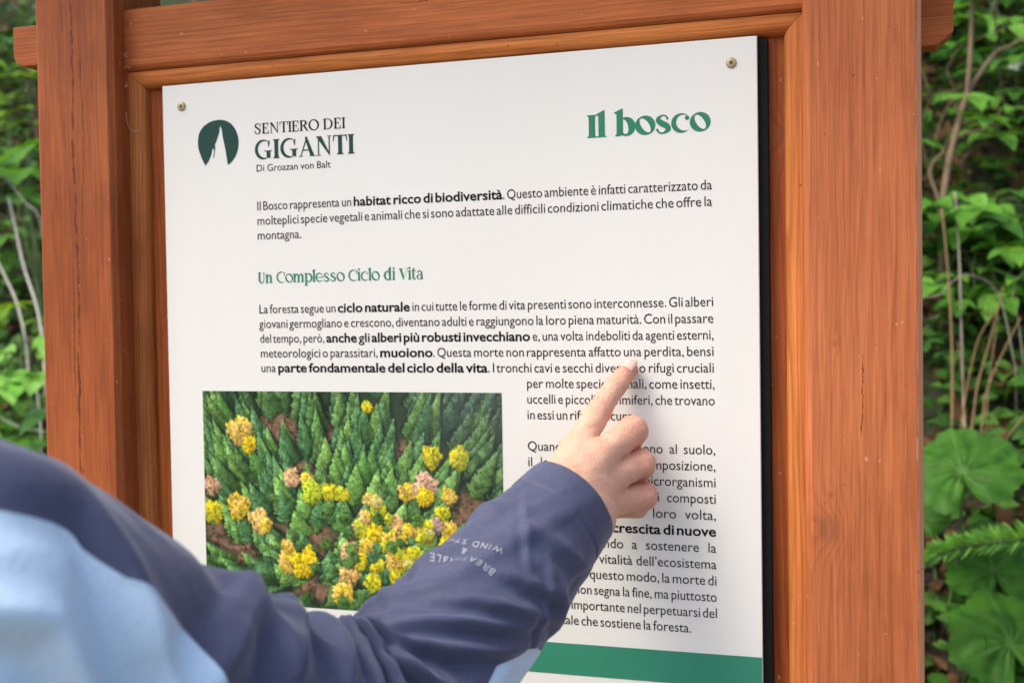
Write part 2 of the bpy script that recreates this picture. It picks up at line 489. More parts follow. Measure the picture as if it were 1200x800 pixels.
# quarter round mouldings, mitred
def mould_prof(n=7, w=0.0136, d=0.0108):
    """(u from outer edge 0 to inner edge w, y)"""
    p = [(0, 0.0121), (0, 0.0121 - d)]
    for k in range(n + 1):
        a = math.pi / 2 * k / n
        p.append((w * 0.30 + w * 0.70 * math.sin(a), 0.0121 - 0.0022 - (d - 0.0022) * math.cos(a)))
    p.append((w, 0.0121))
    return p
mw = 0.0140
mp_ = mould_prof(w=mw)
ztop = zb0 - 0.0002
def strip(axis, place, a, b, ca, cb):
    V = []; n = len(mp_)
    for end, cut in ((a, ca), (b, cb)):
        for u, y in mp_:
            s = end + cut * u
            V.append((s, y, place - u) if axis == 'T' else ((place + u, y, s) if axis == 'L' else (place - u, y, s)))
    F = [[i, (i + 1) % n, n + (i + 1) % n, n + i] for i in range(n)] + [list(range(n))[::-1], [n + i for i in range(n)]]
    return V, F
g = 0.0002
V, F = strip('T', ztop, -0.0345 + g, 0.5325 - g, 1, -1); part("moulding", V, F, W_mouldT, board, smooth=False)
V, F = strip('L', -0.0345, 0.62, ztop - g, 0, -1); part("moulding", V, F, W_mould, board, smooth=False)
V, F = strip('R', 0.5325, 0.62, ztop - g, 0, -1); part("moulding", V, F, W_mould, board, smooth=False)
# projecting beam ends beside the posts
def beam_end(x0, x1, z0, z1, y0, y1, side, r, rounded):
    pr = []
    if side < 0:
        pr = [(x1, z1), (x0, z1)]
        if rounded:
            for k in range(7):
                a = math.pi + math.pi / 2 * k / 6
                pr.append((x0 + r + r * math.cos(a), z0 + r + r * math.sin(a)))
        else: pr += [(x0, z0 + r), (x0 + r, z0)]
        pr.append((x1, z0))
    else:
        pr = [(x0, z0), (x1 - r, z0), (x1, z0 + r * 0.85), (x1, z1), (x0, z1)]
    n = len(pr)
    bm = bmesh.new()
    A = [bm.verts.new((u, y0, v)) for u, v in pr]; B = [bm.verts.new((u, y1, v)) for u, v in pr]
    for i in range(n): bm.faces.new((A[i], A[(i + 1) % n], B[(i + 1) % n], B[i]))
    bm.faces.new(A[::-1]); bm.faces.new(B)
    bmesh.ops.recalc_face_normals(bm, faces=bm.faces[:])
    bmesh.ops.bevel(bm, geom=[e for e in bm.edges], offset=0.0012, segments=2, affect='EDGES', profile=0.5)
    bm.verts.index_update()
    Vv = [v.co[:] for v in bm.verts]; Ff = [[v.index for v in f.verts] for f in bm.faces]; bm.free()
    return Vv, Ff
V, F = beam_end(-0.1815, -0.1136, 1.4565, 1.4935, 0.033, 0.055, -1, 0.012, True)
part("beam_end", V, F, W_beam, board, smooth=False)
V, F = beam_end(0.6109, 0.6362, 1.4095, 1.52, 0.033, 0.055, 1, 0.011, False)
part("beam_end", V, F, W_beam, board, smooth=False)
# little plank cover, unseen, added over the stand to shade beam and panel
V, F = prism_box(-0.32, 0.82, -0.20, 0.26, 1.805, 1.825, 0.002, 1)
V = [(x, y, z + (y - 0.03) * 0.18) for x, y, z in V]
part("shade_roof", V, F, W_shade_roof, board, smooth=False)

# printed panel: dark core board and white face
V, F = prism_box(0.0015, 0.5074, 0.0036, 0.0120, 0.711, 1.4180, 0.0006, 1)
part("panel_core", V, F, M['black'], board, smooth=False)
V, F = prism_box(0.0, 0.5, 0.0, 0.0034, 0.7125, 1.4196, 0.0005, 1)
face = part("panel", V, F, M['white'], board, smooth=False)

# screws (pan head with painted six-lobe star)
for sx, sz in ((0.0189, 1.4010), (0.4814, 1.4013)):
    mb = MB(); n = 24; rr = [0.0039, 0.0039, 0.0036, 0.0029, 0.0014]; yy = [0, -0.0005, -0.0009, -0.0014, -0.0015]
    Vs = [(sx + r_ * math.cos(2 * math.pi * k / n), y_ - 0.00005, sz + r_ * math.sin(2 * math.pi * k / n)) for r_, y_ in zip(rr, yy) for k in range(n)]
    Fs = [[i * n + k, i * n + (k + 1) % n, (i + 1) * n + (k + 1) % n, (i + 1) * n + k] for i in range(4) for k in range(n)] + [[4 * n + k for k in range(n)]]
    sc = part("screw", Vs, Fs, M['brass'], face)
# flat dark star a hair proud of the head, painting the socket's shade
    st = [(sx + (0.0022 if k % 2 == 0 else 0.0010) * math.cos(0.3 + math.pi * k / 6), -0.0016, sz + (0.0022 if k % 2 == 0 else 0.0010) * math.sin(0.3 + math.pi * k / 6)) for k in range(12)]
    mbV, mbF = sc.data, None
    V0 = np.concatenate([np.array(Vs), np.array(st)]); F0 = Fs + [[len(Vs) + k for k in range(12)]]
    me_old = sc.data
    bpy.data.objects.remove(sc); 
    part("screw", V0, F0, [M['brass'], M['recess_shade']], face, fmat=[0] * len(Fs) + [1])

# ---- printed lettering
INK_Y = -0.00022
class Words:
    def __init__(self): self.req = {}; self.geo = {}
    def prepare(self, words):
        dg = None; obs = []
        for s, bold in words:
            if (s, bold) in self.geo: continue
            c = bpy.data.curves.new("tmp", 'FONT'); c.body = s; c.size = 1.0; c.resolution_u = 3
            if bold: c.offset = 0.009 if 'g' in s else 0.021
            o = bpy.data.objects.new("tmp", c); col.objects.link(o); obs.append((s, bold, o, c))
            self.geo[(s, bold)] = None
        bpy.context.view_layer.update(); dg = bpy.context.evaluated_depsgraph_get()
        for s, bold, o, c in obs:
            me = o.evaluated_get(dg).to_mesh()
            Vv = np.array([v.co[:2] for v in me.vertices]); Ff = [list(p.vertices) for p in me.polygons]
            o.evaluated_get(dg).to_mesh_clear()
            self.geo[(s, bold)] = (Vv, Ff)
        for s, bold, o, c in obs:
            bpy.data.objects.remove(o); bpy.data.curves.remove(c)
WD = Words()
XL, XR, LEAD, FS, XS = 0.0886, 0.4664, 0.01222, 0.0107, 0.93
XC = 0.3215
def parse(line):
    out = []; bold = False
    for w in line.split(" "):
        if w.startswith("*"): bold = True; w = w[1:]
        end = False; tail = ""
        if "*" in w:
            w, tail = w.split("*", 1); end = True
        out.append((w, bold, tail))
        if end: bold = False
    return out
LINES = [
 (1.3098, XL, XR, 1, "Il Bosco rappresenta un *habitat ricco di biodiversità*. Questo ambiente è infatti caratterizzato da", 0),
 (1.3098 - LEAD, XL, XR, 1, "molteplici specie vegetali e animali che si sono adattate alle difficili condizioni climatiche che offre la", 0),
 (1.3098 - 2 * LEAD, XL, XR, 0, "montagna.", 0)]
A1 = ["La foresta segue un *ciclo naturale* in cui tutte le forme di vita presenti sono interconnesse. Gli alberi",
      "giovani germogliano e crescono, diventano adulti e raggiungono la loro piena maturità. Con il passare",
      "del tempo, però, *anche gli alberi più robusti invecchiano* e, una volta indeboliti da agenti esterni,",
      "meteorologici o parassitari, *muoiono*. Questa morte non rappresenta affatto una perdita, bensì",
      "una *parte fondamentale del ciclo della vita*. I tronchi cavi e secchi diventano rifugi cruciali"]
for i, s in enumerate(A1): LINES.append((1.2236 - i * 0.01228, XL + 0.0002 * i, XR, 1, s, 1))
B1 = ["per molte specie animali, come insetti,", "uccelli e piccoli mammiferi, che trovano", "in essi un rifugio sicuro.", "",
      "Quando gli alberi cadono al suolo,", "il legno entra in decomposizione,", "e grazie a funghi e microrganismi", "il suolo si arricchisce di composti",
      "ricchi e nutrienti, a loro volta,", "*favorevoli alla crescita di nuove*", "*piante*, aiutando a sostenere la", "ricchezza e la vitalità dell’ecosistema",
      "montano. In questo modo, la morte di", "un albero non segna la fine, ma piuttosto", "un passo importante nel perpetuarsi del", "ciclo vitale che sostiene la foresta."]
for i, s in enumerate(B1):
    if s: LINES.append((1.1624 - i * 0.01222, XC, {15: 0.4475, 2: 0.4075}.get(i, XR + 0.0004), 1, s, 2))
LINES.append((0.9265, 0.3215, 0.46, 0, "via dei larici e degli abeti", 3))
allw = []
for ln in LINES:
    for w, b, tail in parse(ln[4]):
        allw += [(w, b)] + ([(tail, False)] if tail else [])
WD.prepare(allw + [(c, False) for c in "Di Groazan von Balt".split()] + [(c, True) for c in "BREATHLWINDSOPR&"])
paras = [[MB(), MB()] for _ in range(4)]
def place(mb, geo, x, z, s, xs, y=INK_Y):
    Vv, Ff = geo
    if len(Vv) == 0: return
    mb.add(np.stack([x + Vv[:, 0] * s * xs, np.full(len(Vv), y), z + Vv[:, 1] * s], 1), Ff)
for z, x0, x1, just, s, pi in LINES:
    toks = []; tot = 0
    fs = FS * (0.62 if pi == 3 else 1)
    for w, b, tail in parse(s):
        xs = XS * (1.27 if b else 1.0)
        gm = WD.geo[(w, b)][0]; wd = gm[:, 0].max() * fs * xs
        tw = 0
        if tail:
            gt = WD.geo[(tail, False)][0]; tw = gt[:, 0].max() * fs * XS
        toks.append((w, b, tail, wd, tw, xs)); tot += wd + tw
    gap = (x1 - x0 - tot) / max(1, len(toks) - 1) if just else fs * 0.27
    if just and gap < fs * 0.16:           # squeeze the line like the typesetter did
        k = (x1 - x0 - fs * 0.16 * (len(toks) - 1)) / tot; gap = fs * 0.16
    else: k = 1.0
    if just and gap > fs * 0.60:
        k = (x1 - x0 - fs * 0.60 * (len(toks) - 1)) / tot; gap = fs * 0.60
    x = x0
    for w, b, tail, wd, tw, xs in toks:
        place(paras[pi][1 if b else 0], WD.geo[(w, b)], x, z, fs, xs * k); x += wd * k
        if tail: place(paras[pi][0], WD.geo[(tail, False)], x + fs * 0.0, z, fs, XS * k); x += tw * k
        x += gap
for pi, nm in enumerate(("paragraph", "paragraph", "paragraph", "footer_text")):
    a, b = paras[pi]
    if b.n:
        nf = len(a.F); a.add(b.verts(), b.F)
        part(nm, a.verts(), a.F, [M['ink'], M['ink_bold']], face, smooth=False, fmat=[0] * nf + [1] * (len(a.F) - nf))
    else: part(nm, a.verts(), a.F, M['ink'], face, smooth=False)

# ---- display serif, drawn from stems, rings and swelling strokes (cap height 1)
def poly(*p): return (np.array(p, float), [list(range(len(p)))])
def ring(cx, cy, rx, ry, ix, iy, icx=None, icy=None, tilt=0.0, a0=0, a1=360, n=40):
    icx = cx if icx is None else icx; icy = cy if icy is None else icy
    a = np.radians(np.linspace(a0, a1, n)); 
    o = np.stack([cx + rx * np.cos(a), cy + ry * np.sin(a)], 1)
    ti = math.radians(tilt)
    # inner ellipse rotated by tilt, sampled so that it faces the same polar angle
    u = np.cos(a - ti) ; v = np.sin(a - ti)
    rr = 1 / np.sqrt((u / ix) ** 2 + (v / iy) ** 2)
    i = np.stack([icx + rr * np.cos(a), icy + rr * np.sin(a)], 1)
    return (np.concatenate([o, i]), [[k, k + 1, n + k + 1, n + k] for k in range(n - 1)])
def rib(pts, w, k=7):
    P = catmull(np.array(pts, float), k); m = len(P)
    ww = np.interp(np.linspace(0, 1, m), np.linspace(0, 1, len(w)), w)
    T = np.gradient(P, axis=0); T /= np.linalg.norm(T, axis=1)[:, None]; N = np.stack([-T[:, 1], T[:, 0]], 1)
    return (np.concatenate([P + N * ww[:, None] / 2, P - N * ww[:, None] / 2]), [[i, i + 1, m + i + 1, m + i] for i in range(m - 1)])
def stem(x, y0, y1, T, s=0.07, top=True, bot=True, h=0.07):
    """stem with its sides swelling into bracketed serifs"""
    L = [(x + 0.0, y0 + h * 2.2), (x, y1 - h * 2.2)]
    left = ([(x - s, y0), (x - s, y0 + h * .45), (x - s * .25, y0 + h)] if bot else [(x, y0)]) + L + ([(x - s * .25, y1 - h), (x - s, y1 - h * .45), (x - s, y1)] if top else [(x, y1)])
    right = [(2 * x + T - a, b) for a, b in left][::-1]
    return poly(*(left + right))
def gl(ch, T, t):
    X = 0.80
    if ch == 'I': return [stem(.07, 0, 1, T)], T + .14
    if ch == 'l':
        return [poly((0, 0), (.0, .035), (.06, .07), (.06, .92), (-.02, .98), (-.02, 1.02), (.06 + T * .8, 1.17), (.06 + T, 1.17), (.06 + T, .07), (.12 + T, .035), (.12 + T, 0))], T + .10
    if ch == 'b':
        return [poly((.0, 0), (.02, .06), (.06, .1), (.06, .96), (-.03, 1.0), (-.03, 1.04), (.06 + T * .8, 1.19), (.06 + T, 1.19), (.06 + T, .05), (.06 + T * .5, 0)),
                ring(.36 + T * .3, X / 2, .36, X / 2 + .015, .36 - T * .85, X / 2 - t * 1.2, .36 + T * .3 - T * .3, X / 2, 12, -128, 128)], .70 + T * .3
    if ch == 'o':
        return [ring(.39, X / 2, .39, X / 2 + .02, .39 - T * .95, X / 2 - t * .9, None, None, 28)], .76
    if ch == 'c':
        return [ring(.38, X / 2, .38, X / 2 + .02, .38 - T * .35, X / 2 - t * .9, .38 + T * .42, X / 2 + .01, 18, 55, 318),
                ring(.60, X * .76, T * .34, T * .36, .001, .001)], .70
    if ch == 's':
        return [rib([(.50, X * .74), (.40, X * .95), (.24, X * .95), (.13, X * .76), (.24, X * .57), (.44, X * .40), (.50, X * .2), (.34, X * .03), (.17, X * .05), (.07, X * .26)], [t * 1.6, t * 1.1, t * 1.3, T * .75, T, T, T * .8, t * 1.4, t * 1.2, t * 1.8])], .62
    if ch in 'nm':
        k = 2 if ch == 'm' else 1
        g = [stem(.06, 0, X, T, top=False), poly((-.02, X - .06), (-.02, X - .02), (.06 + T, X + .03), (.06 + T, X - .12), (.06, X - .1))]
        x = .06
        for q in range(k):
            g.append(rib([(x + T * .9, X * .62), (x + T + .08, X * .86), (x + T + .2, X * .94), (x + T + .28, X * .78)], [t, t * 1.3, t * 1.8, T * .8]))
            x += T + .22
            g.append(stem(x, 0, X * .84, T, top=False))
        return g, x + T + .1
    if ch == 'p':
        return [stem(.06, -.33, X, T, top=False), poly((-.02, X - .06), (-.02, X - .02), (.06 + T, X + .03), (.06 + T, X - .12), (.06, X - .1)),
                ring(.36 + T * .3, X / 2, .36, X / 2 + .015, .36 - T * .85, X / 2 - t * 1.2, .36 + T * .02, X / 2, 12, -128, 128)], .70 + T * .3
    if ch == 'e':
        return [ring(.37, X / 2, .37, X / 2 + .02, .37 - T * .5, X / 2 - t, .37 + T * .25, X / 2, 14, 0, 318), poly((.14, X * .46), (.14, X * .46 + t), (.73, X * .46 + t), (.74, X * .46))], .72
    if ch == 'i':
        return [stem(.06, 0, X, T, top=False), poly((-.02, X - .06), (-.02, X - .02), (.06 + T, X + .03), (.06 + T, X - .12), (.06, X - .1)), ring(.06 + T * .5, X + .22, T * .55, T * .55, .001, .001)], T + .12
    if ch == 'd':
        return [ring(.36, X / 2, .36, X / 2 + .015, .36 - T * .85, X / 2 - t * 1.2, .36 + T * .3, X / 2, 12, 52, 308),
                poly((.44, .99), (.44, 1.03), (.50 + T * .8, 1.19), (.50 + T, 1.19), (.50 + T, .07), (.56 + T, .035), (.56 + T, 0), (.50, 0))], .60 + T
    if ch == 't':
        return [poly((.08, .12), (.08, X * .9), (.08 + T * .4, 1.0), (.08 + T, 1.06), (.08 + T, .12)), poly((0, X - t), (0, X), (.40, X), (.40, X - t)),
                rib([(.08 + T * .5, .14), (.12 + T * .6, .04), (.22 + T * .6, .03), (.34 + T * .4, .12)], [T, T * .7, t * 1.3, t * .8])], .44
    if ch == 'a':
        return [rib([(.10, X * .72), (.20, X * .93), (.36, X * .93), (.47, X * .74)], [t * 2.2, t * 1.2, t * 1.6, T * .9]), stem(.47 - T * .5, 0, X * .8, T, top=False),
                ring(.25, X * .27, .24, X * .29, .24 - T * .55, X * .29 - t, .25 + T * .2, X * .27, 10, 40, 330)], .58 + T * .4
    if ch == 'U':
        return [poly((-.02, 1), (.06 + T + .08, 1), (.06 + T + .08, .965), (.06 + T, .93), (.06 + T, .3), (.06, .3), (.06, .93), (-.02, .965)),
                rib([(.06 + T * .5, .32), (.10 + T * .5, .10), (.26 + T * .5, .02), (.50, .10), (.58, .34), (.58, .98)], [T, T * .9, t * 1.6, t, t, t]), poly((.48, 1), (.68, 1), (.68, .96), (.48, .96))], .72
    if ch == 'C':
        return [ring(.46, .5, .46, .52, .46 - T * .35, .5 - t, .46 + T * .45, .5, 12, 42, 322), poly((.76, .60), (.79, .60), (.84, .97), (.80, .97), (.74, .80))], .84
    if ch == 'G':
        return [ring(.46, .5, .46, .52, .46 - T * .35, .5 - t, .46 + T * .45, .5, 12, 42, 310), poly((.76, .62), (.79, .62), (.83, .96), (.79, .96), (.72, .82)),
                poly((.86 - T, .08), (.86 - T, .38), (.52, .40), (.52, .44), (.95, .44), (.95, .40), (.86, .38), (.86, .02))], .97
    if ch == 'V':
        return [poly((0, 1), (.02 + T * 1.15, 1), (.36 + T * .5, .22), (.34 + T * .2, 0), (.30 + T * .2, 0)), poly((.34 + T * .2, 0), (.38 + T * .2, .12), (.74, 1), (.78, 1)), poly((-.06, 1), (.34, 1), (.34, .965), (-.06, .965)), poly((.60, 1), (.86, 1), (.86, .965), (.60, .965))], .78
    if ch == 'S':
        return [rib([(.56, .70), (.50, .90), (.34, .97), (.16, .90), (.13, .70), (.30, .54), (.48, .40), (.52, .20), (.36, .03), (.18, .05), (.06, .28)], [t, t, t * 1.3, T * .7, T, T, T, T * .8, t * 1.4, t, t]),
                poly((.52, .66), (.57, .66), (.60, .99), (.55, .96)), poly((.04, .02), (.08, .05), (.09, .36), (.04, .36))], .68
    if ch == 'E':
        return [stem(.06, 0, 1, T, s=.06), poly((.06, 0), (.06, t), (.52, t * 1.1), (.56, .30), (.60, .30), (.60, 0)), poly((.06, 1), (.06, 1 - t), (.50, 1 - t * 1.1), (.54, .72), (.58, .72), (.58, 1)),
                poly((.06, .5), (.06, .5 + t), (.40, .5 + t), (.40, .64), (.43, .64), (.43, .38), (.40, .38), (.40, .5))], .66
    if ch == 'N':
        return [poly((.10, 0), (.10, .98), (.10 + t, .98), (.10 + t, 0)), poly((.0, 1), (.08 + T, 1), (.74, .06), (.74, 0), (.70, 0), (.04, .94)), poly((.74 - t, .0), (.74 - t, 1), (.74, 1), (.74, 0)),
                poly((.0, 0), (.0, .035), (.26, .035), (.26, 0)), poly((.60, 1), (.60, .965), (.84, .965), (.84, 1))], .88
    if ch == 'T':
        return [stem(.36 - T * .5, 0, 1, T, top=False), poly((.0, 1), (.72, 1), (.75, .68), (.71, .68), (.66, 1 - t), (.06, 1 - t), (.01, .68), (-.03, .68))], .72
    if ch == 'R':
        return [stem(.06, 0, 1, T, s=.06), ring(.28 + T * .2, .74, .33, .27, .33 - T, .27 - t, .28, .74, 0, -90, 90),
                poly((.06, 1), (.06, 1 - t), (.3 + T * .2, 1 - t), (.3 + T * .2, 1)), poly((.06, .47), (.06, .47 + t), (.3 + T * .2, .47 + t), (.3 + T * .2, .47)),
                poly((.30, .48), (.30 + T, .50), (.66 + T * .5, .03), (.74 + T * .5, .03), (.74 + T * .5, 0), (.52 + T * .5, 0))], .74
    if ch == 'O': return [ring(.47, .5, .47, .52, .47 - T, .5 - t, None, None, 12)], .92
    if ch == 'D':
        return [stem(.06, 0, 1, T, s=.06), ring(.34, .5, .50, .5, .50 - T, .5 - t, .34, .5, 0, -90, 90), poly((.06, 1), (.06, 1 - t), (.35, 1 - t), (.35, 1)), poly((.06, 0), (.06, t), (.35, t), (.35, 0))], .90
    if ch == 'A':
        return [poly((.06, 0), (.10, 0), (.46, .94), (.42, 1.02), (.38, .94)), poly((.36, 1.02), (.44, 1.02), (.84, 0), (.84 - T * 1.05, 0), (.33, .94)), poly((.2, .30), (.21, .30 + t), (.60, .30 + t), (.60, .30)),
                poly((-.02, 0), (-.02, .035), (.20, .035), (.20, 0)), poly((.84 - T * 1.05 - .05, 0), (.84 - T * 1.05 - .05, .035), (.90, .035), (.90, 0))], .88
    return [], .34
def display(name, text, x0, x1, z, h, T, t, mat, parent, sp=0.03):
    mb = MB(); x = 0.0; lay = 0
    items = []
    for ch in text:
        if ch == ' ': x += .36; continue
        pcs, adv = gl(ch, T, t); items.append((x, pcs)); x += adv + sp
    tot = x - sp; sx = (x1 - x0) / tot
    for gx, pcs in items:
        for P, Ff in pcs:
            lay += 1
            yy = INK_Y - 0.000004 * (lay % 9)
            mb.add(np.stack([x0 + (gx + P[:, 0]) * sx, np.full(len(P), yy), z + P[:, 1] * h], 1), Ff)
    me = part(name, mb.verts(), mb.F, mat, parent, smooth=False)
    return me
display("title_text", "Il bosco", 0.3726, 0.4656, 1.3530, 0.0172, 0.25, 0.055, M['green'], face, sp=0.0)
display("subtitle_text", "Un Complesso Ciclo di Vita", 0.0886, 0.2372, 1.2490, 0.0090, 0.17, 0.06, M['green'], face, sp=0.02)
logo = MB()
# mark: rounded dark shape with a rock spire standing white inside it
cx_, cz_ = 0.0537, 1.3681
outl = [(-.0130, -.0185), (-.0164, -.0120), (-.0192, -.0040), (-.0196, .0030), (-.0180, .0095), (-.0140, .0145), (-.0080, .0178), (-.0010, .0192), (.0065, .0185), (.0128, .0150), (.0170, .0092), (.0192, .0020), (.0186, -.0060), (.0158, -.0125), (.0115, -.0172), (.0086, -.0190)]
oc = catmull(outl, 5)
spire = [(.0086, -.0190), (.0066, -.0060), (.0044, .0040), (.0034, .0110), (.0022, .0146), (.0014, .0120), (.0010, .0085), (-.0006, .0050), (-.0020, .0010), (-.0034, -.0010), (-.0040, -.0062), (-.0056, -.0040), (-.0072, -.0100), (-.0098, -.0150), (-.0130, -.0185)]
pp = np.array(oc.tolist() + spire[1:-1])
logo.add(np.stack([cx_ + pp[:, 0], np.full(len(pp), INK_Y), cz_ + pp[:, 1]], 1), [list(range(len(pp)))])
crack = [(-.0052, -.0125), (-.0044, -.0118), (-.0030, -.0030), (-.0036, -.0032)]
logo.add(np.stack([cx_ + np.array(crack)[:, 0], np.full(4, INK_Y - 1e-5), cz_ + np.array(crack)[:, 1]], 1), [[0, 1, 2, 3]])
part("logo", logo.verts(), logo.F, M['green_dk'], face, smooth=False)
display("logo_text", "SENTIERO DEI", 0.0880, 0.1712, 1.3732, 0.0088, 0.15, 0.06, M['ink_bold'], face, sp=0.05)
display("logo_text", "GIGANTI", 0.0882, 0.1790, 1.3522, 0.0158, 0.21, 0.06, M['green_dk'], face, sp=0.05)
mb = MB(); x = 0.0888
ws = "Di Groazan von Balt".split(); wds = [WD.geo[(w, False)][0][:, 0].max() for w in ws]
fs = (0.1576 - 0.0888) / (sum(wds) + 0.30 * 3)
for w, wd in zip(ws, wds):
    place(mb, WD.geo[(w, False)], x, 1.3420, fs, 1.0); x += (wd + 0.30) * fs
part("logo_text", mb.verts(), mb.F, M['ink'], face, smooth=False)
# green footer band
part("colour_band", [(0.0006, INK_Y, 0.9397), (0.4995, INK_Y, 0.9397), (0.4995, INK_Y, 0.9641), (0.0006, INK_Y, 0.9641)], [[0, 1, 2, 3]], M['band'], face, smooth=False)

# ---- printed aerial photograph of a forest, painted tree by tree into a fine colour grid
def vnoise(x, y, seed=0):
    xi = np.floor(x).astype(np.int64); yi = np.floor(y).astype(np.int64); fx = x - xi; fy = y - yi
    fx = fx * fx * (3 - 2 * fx); fy = fy * fy * (3 - 2 * fy)
    def hsh(a, b):
        n = (a * 374761393 + b * 668265263 + seed * 974634777) & 0x7fffffff
        n = (n ^ (n >> 13)) * 1274126177 & 0x7fffffff
        return ((n ^ (n >> 16)) & 0xffff) / 65535.0
    return (hsh(xi, yi) * (1 - fx) + hsh(xi + 1, yi) * fx) * (1 - fy) + (hsh(xi, yi + 1) * (1 - fx) + hsh(xi + 1, yi + 1) * fx) * fy
PW, PH = 520, 348
pu, pv = np.meshgrid((np.arange(PW) + .5) / PW, (np.arange(PH) + .5) / PH)   # v downwards
ASP = PW / PH
img = np.zeros((PH, PW, 3))
gn = vnoise(pu * 60, pv * 40, 1) * .5 + vnoise(pu * 160, pv * 110, 2) * .5
img[:] = np.array([0.035, 0.06, 0.03])
clear = [(.28, .20, .10, .10), (.44, .22, .04, .12), (.36, .36, .07, .06), (.66, .33, .10, .07), (.72, .27, .06, .05), (.34, .66, .16, .05), (.40, .72, .10, .05), (.10, .78, .10, .14), (.88, .53, .05, .12), (.37, .93, .08, .07), (.60, .38, .04, .05), (.05, .70, .06, .08), (.47, .70, .06, .04)]
for cu, cv, ru, rv in clear:
    m = np.clip(1.5 - 1.2 * np.sqrt(((pu - cu) / ru) ** 2 + ((pv - cv) / rv) ** 2) + (vnoise(pu * 22, pv * 16, 5) - .5), 0, 1)[..., None]
    img = img * (1 - m) + m * ((np.array([0.24, 0.14, 0.085]) * (0.35 + 1.1 * gn[..., None]) * (1 - .6 * (vnoise(pu * 110, pv * 75, 8) > .72)[..., None])))
NU, NV = 0.46, 0.98
SL = (slice(None), slice(None))
def window(u, v, rad):
    """only the patch of the grid round one tree is touched"""
    global SL
    SL = (slice(max(0, int((v - rad) * PH)), max(0, int((v + rad) * PH) + 2)), slice(max(0, int((u - rad / ASP) * PW)), max(0, int((u + rad / ASP) * PW) + 2)))
    return (pu[SL] - u) * ASP, pv[SL] - v
def paint(mask, colr):
    img[SL] = img[SL] * (1 - mask[..., None]) + mask[..., None] * colr
def conifer(u, v, hgt, wid, base, seed):
    """base point u,v; leans away from the point straight below the camera"""
    dx, dy = (u - NU) * ASP, (v - NV); L = math.hypot(dx, dy) + 1e-6
    ax, ay = dx / L, dy / L
    ax, ay = ax * .72, ay - .35; q = math.hypot(ax, ay); ax /= q; ay /= q
    X, Y = window(u, v, hgt * 1.05 + wid)
    if X.size == 0: return
    s = (X * ax + Y * ay) / hgt; c = X * -ay + Y * ax
    ac = np.abs(c); p = s * hgt - ac * .55
    sgn = np.where(c > 0, 7.3, 2.1)
    jag = 0.72 + 0.42 * vnoise(p * 95 + 60, sgn + p * 0, seed) + .16 * vnoise(p * 260 + 60, sgn + p * 0, seed + 1)
    env = wid * np.clip(1 - s, 0, 1) ** 0.95 * np.clip((s + .12) * 6, 0, 1)
    inside = (s > -.12) & (s < 1)
    sh_ = np.clip((env * 1.5 + .006 - np.abs(c - .004)) / .010, 0, 1) * ((s > -.16) & (s < .96))
    paint(sh_ * .55, np.array([.010, .020, .014]))
    m = np.clip((env * jag - ac) / .0025 + .5, 0, 1) * inside
    fine = vnoise(p * 190 + 90, ac * 80 + sgn, seed + 3) * .55 + vnoise(X * 280, Y * 280, seed + 5) * .45
    tier = vnoise(p * 60 + 90, ac * 9 + sgn, seed + 7)
    side = 1.0 - 0.45 * np.clip(c / (env + .004), -1, 1)
    br = np.clip((0.10 + 1.05 * fine + 0.55 * (tier - .3)) * side * (0.60 + 0.65 * s), 0.06, 2.4)
    tip = np.clip(br - .60, 0, 1)[..., None]
    paint(m * 0.98, base * br[..., None] * 1.05 + tip * np.array([.09, .12, .075]))
def blob(u, v, r, base, base2, seed):
    X, Y = window(u, v, r * 1.5)
    if X.size == 0: return
    th = np.arctan2(Y, X); rr = np.hypot(X, Y * 0.92)
    lim = r * (0.52 + 0.36 * vnoise(th * 1.9 + 40, rr * 0 + seed, seed) + 0.30 * vnoise(th * 9 + 60, rr * 35, seed + 1))
    paint(np.clip((r * 1.05 - np.hypot(X - .008, (Y - .010) * .92)) / .02, 0, 1) * .5, np.array([.02, .025, .012]))
    m = np.clip((lim - rr) / .004 + .5, 0, 1)
    st_ = vnoise(th * 7 + 90, rr * 60, seed + 2); f2 = vnoise(X * 250, Y * 250, seed + 4); f3 = vnoise(X * 95 + 9, Y * 95 + 9, seed + 6)
    tex = 0.10 + 0.95 * (0.4 * st_ + 0.6 * f2) + .75 * (f3 - .42)
    k = vnoise(X * 40, Y * 40, seed + 5)[..., None]
    colr = (base * k + base2 * (1 - k)) * np.clip(tex * 1.1, .08, 2)[..., None] * np.clip(1.1 - 0.5 * Y / r - .35 * X / r, .35, 1.6)[..., None]
    paint(m * 0.97, np.clip(colr, 0, 1))
greens = [np.array(c) for c in ((.055, .12, .030), (.075, .18, .038), (.05, .13, .045), (.105, .22, .045), (.065, .16, .055), (.13, .25, .055))]
rp = random.Random(5)
trees = []
for k in range(400):
    u, v = rp.random(), rp.random() ** 0.9 * 1.05
    skip = any(((u - cu) / ru) ** 2 + ((v - cv) / rv) ** 2 < .75 for cu, cv, ru, rv in clear)
    if skip and rp.random() < .8: continue
    trees.append((u, v))
for u, v in ((.30, .33), (.36, .30), (.41, .33), (.50, .30), (.49, .40), (.55, .25), (.63, .32), (.57, .42), (.26, .45), (.24, .52), (.36, .60), (.41, .61), (.44, .60), (.30, .52), (.52, .50), (.13, .45), (.17, .36), (.63, .52), (.58, .52)): trees.append((u, v))
trees.sort(key=lambda q: q[1])
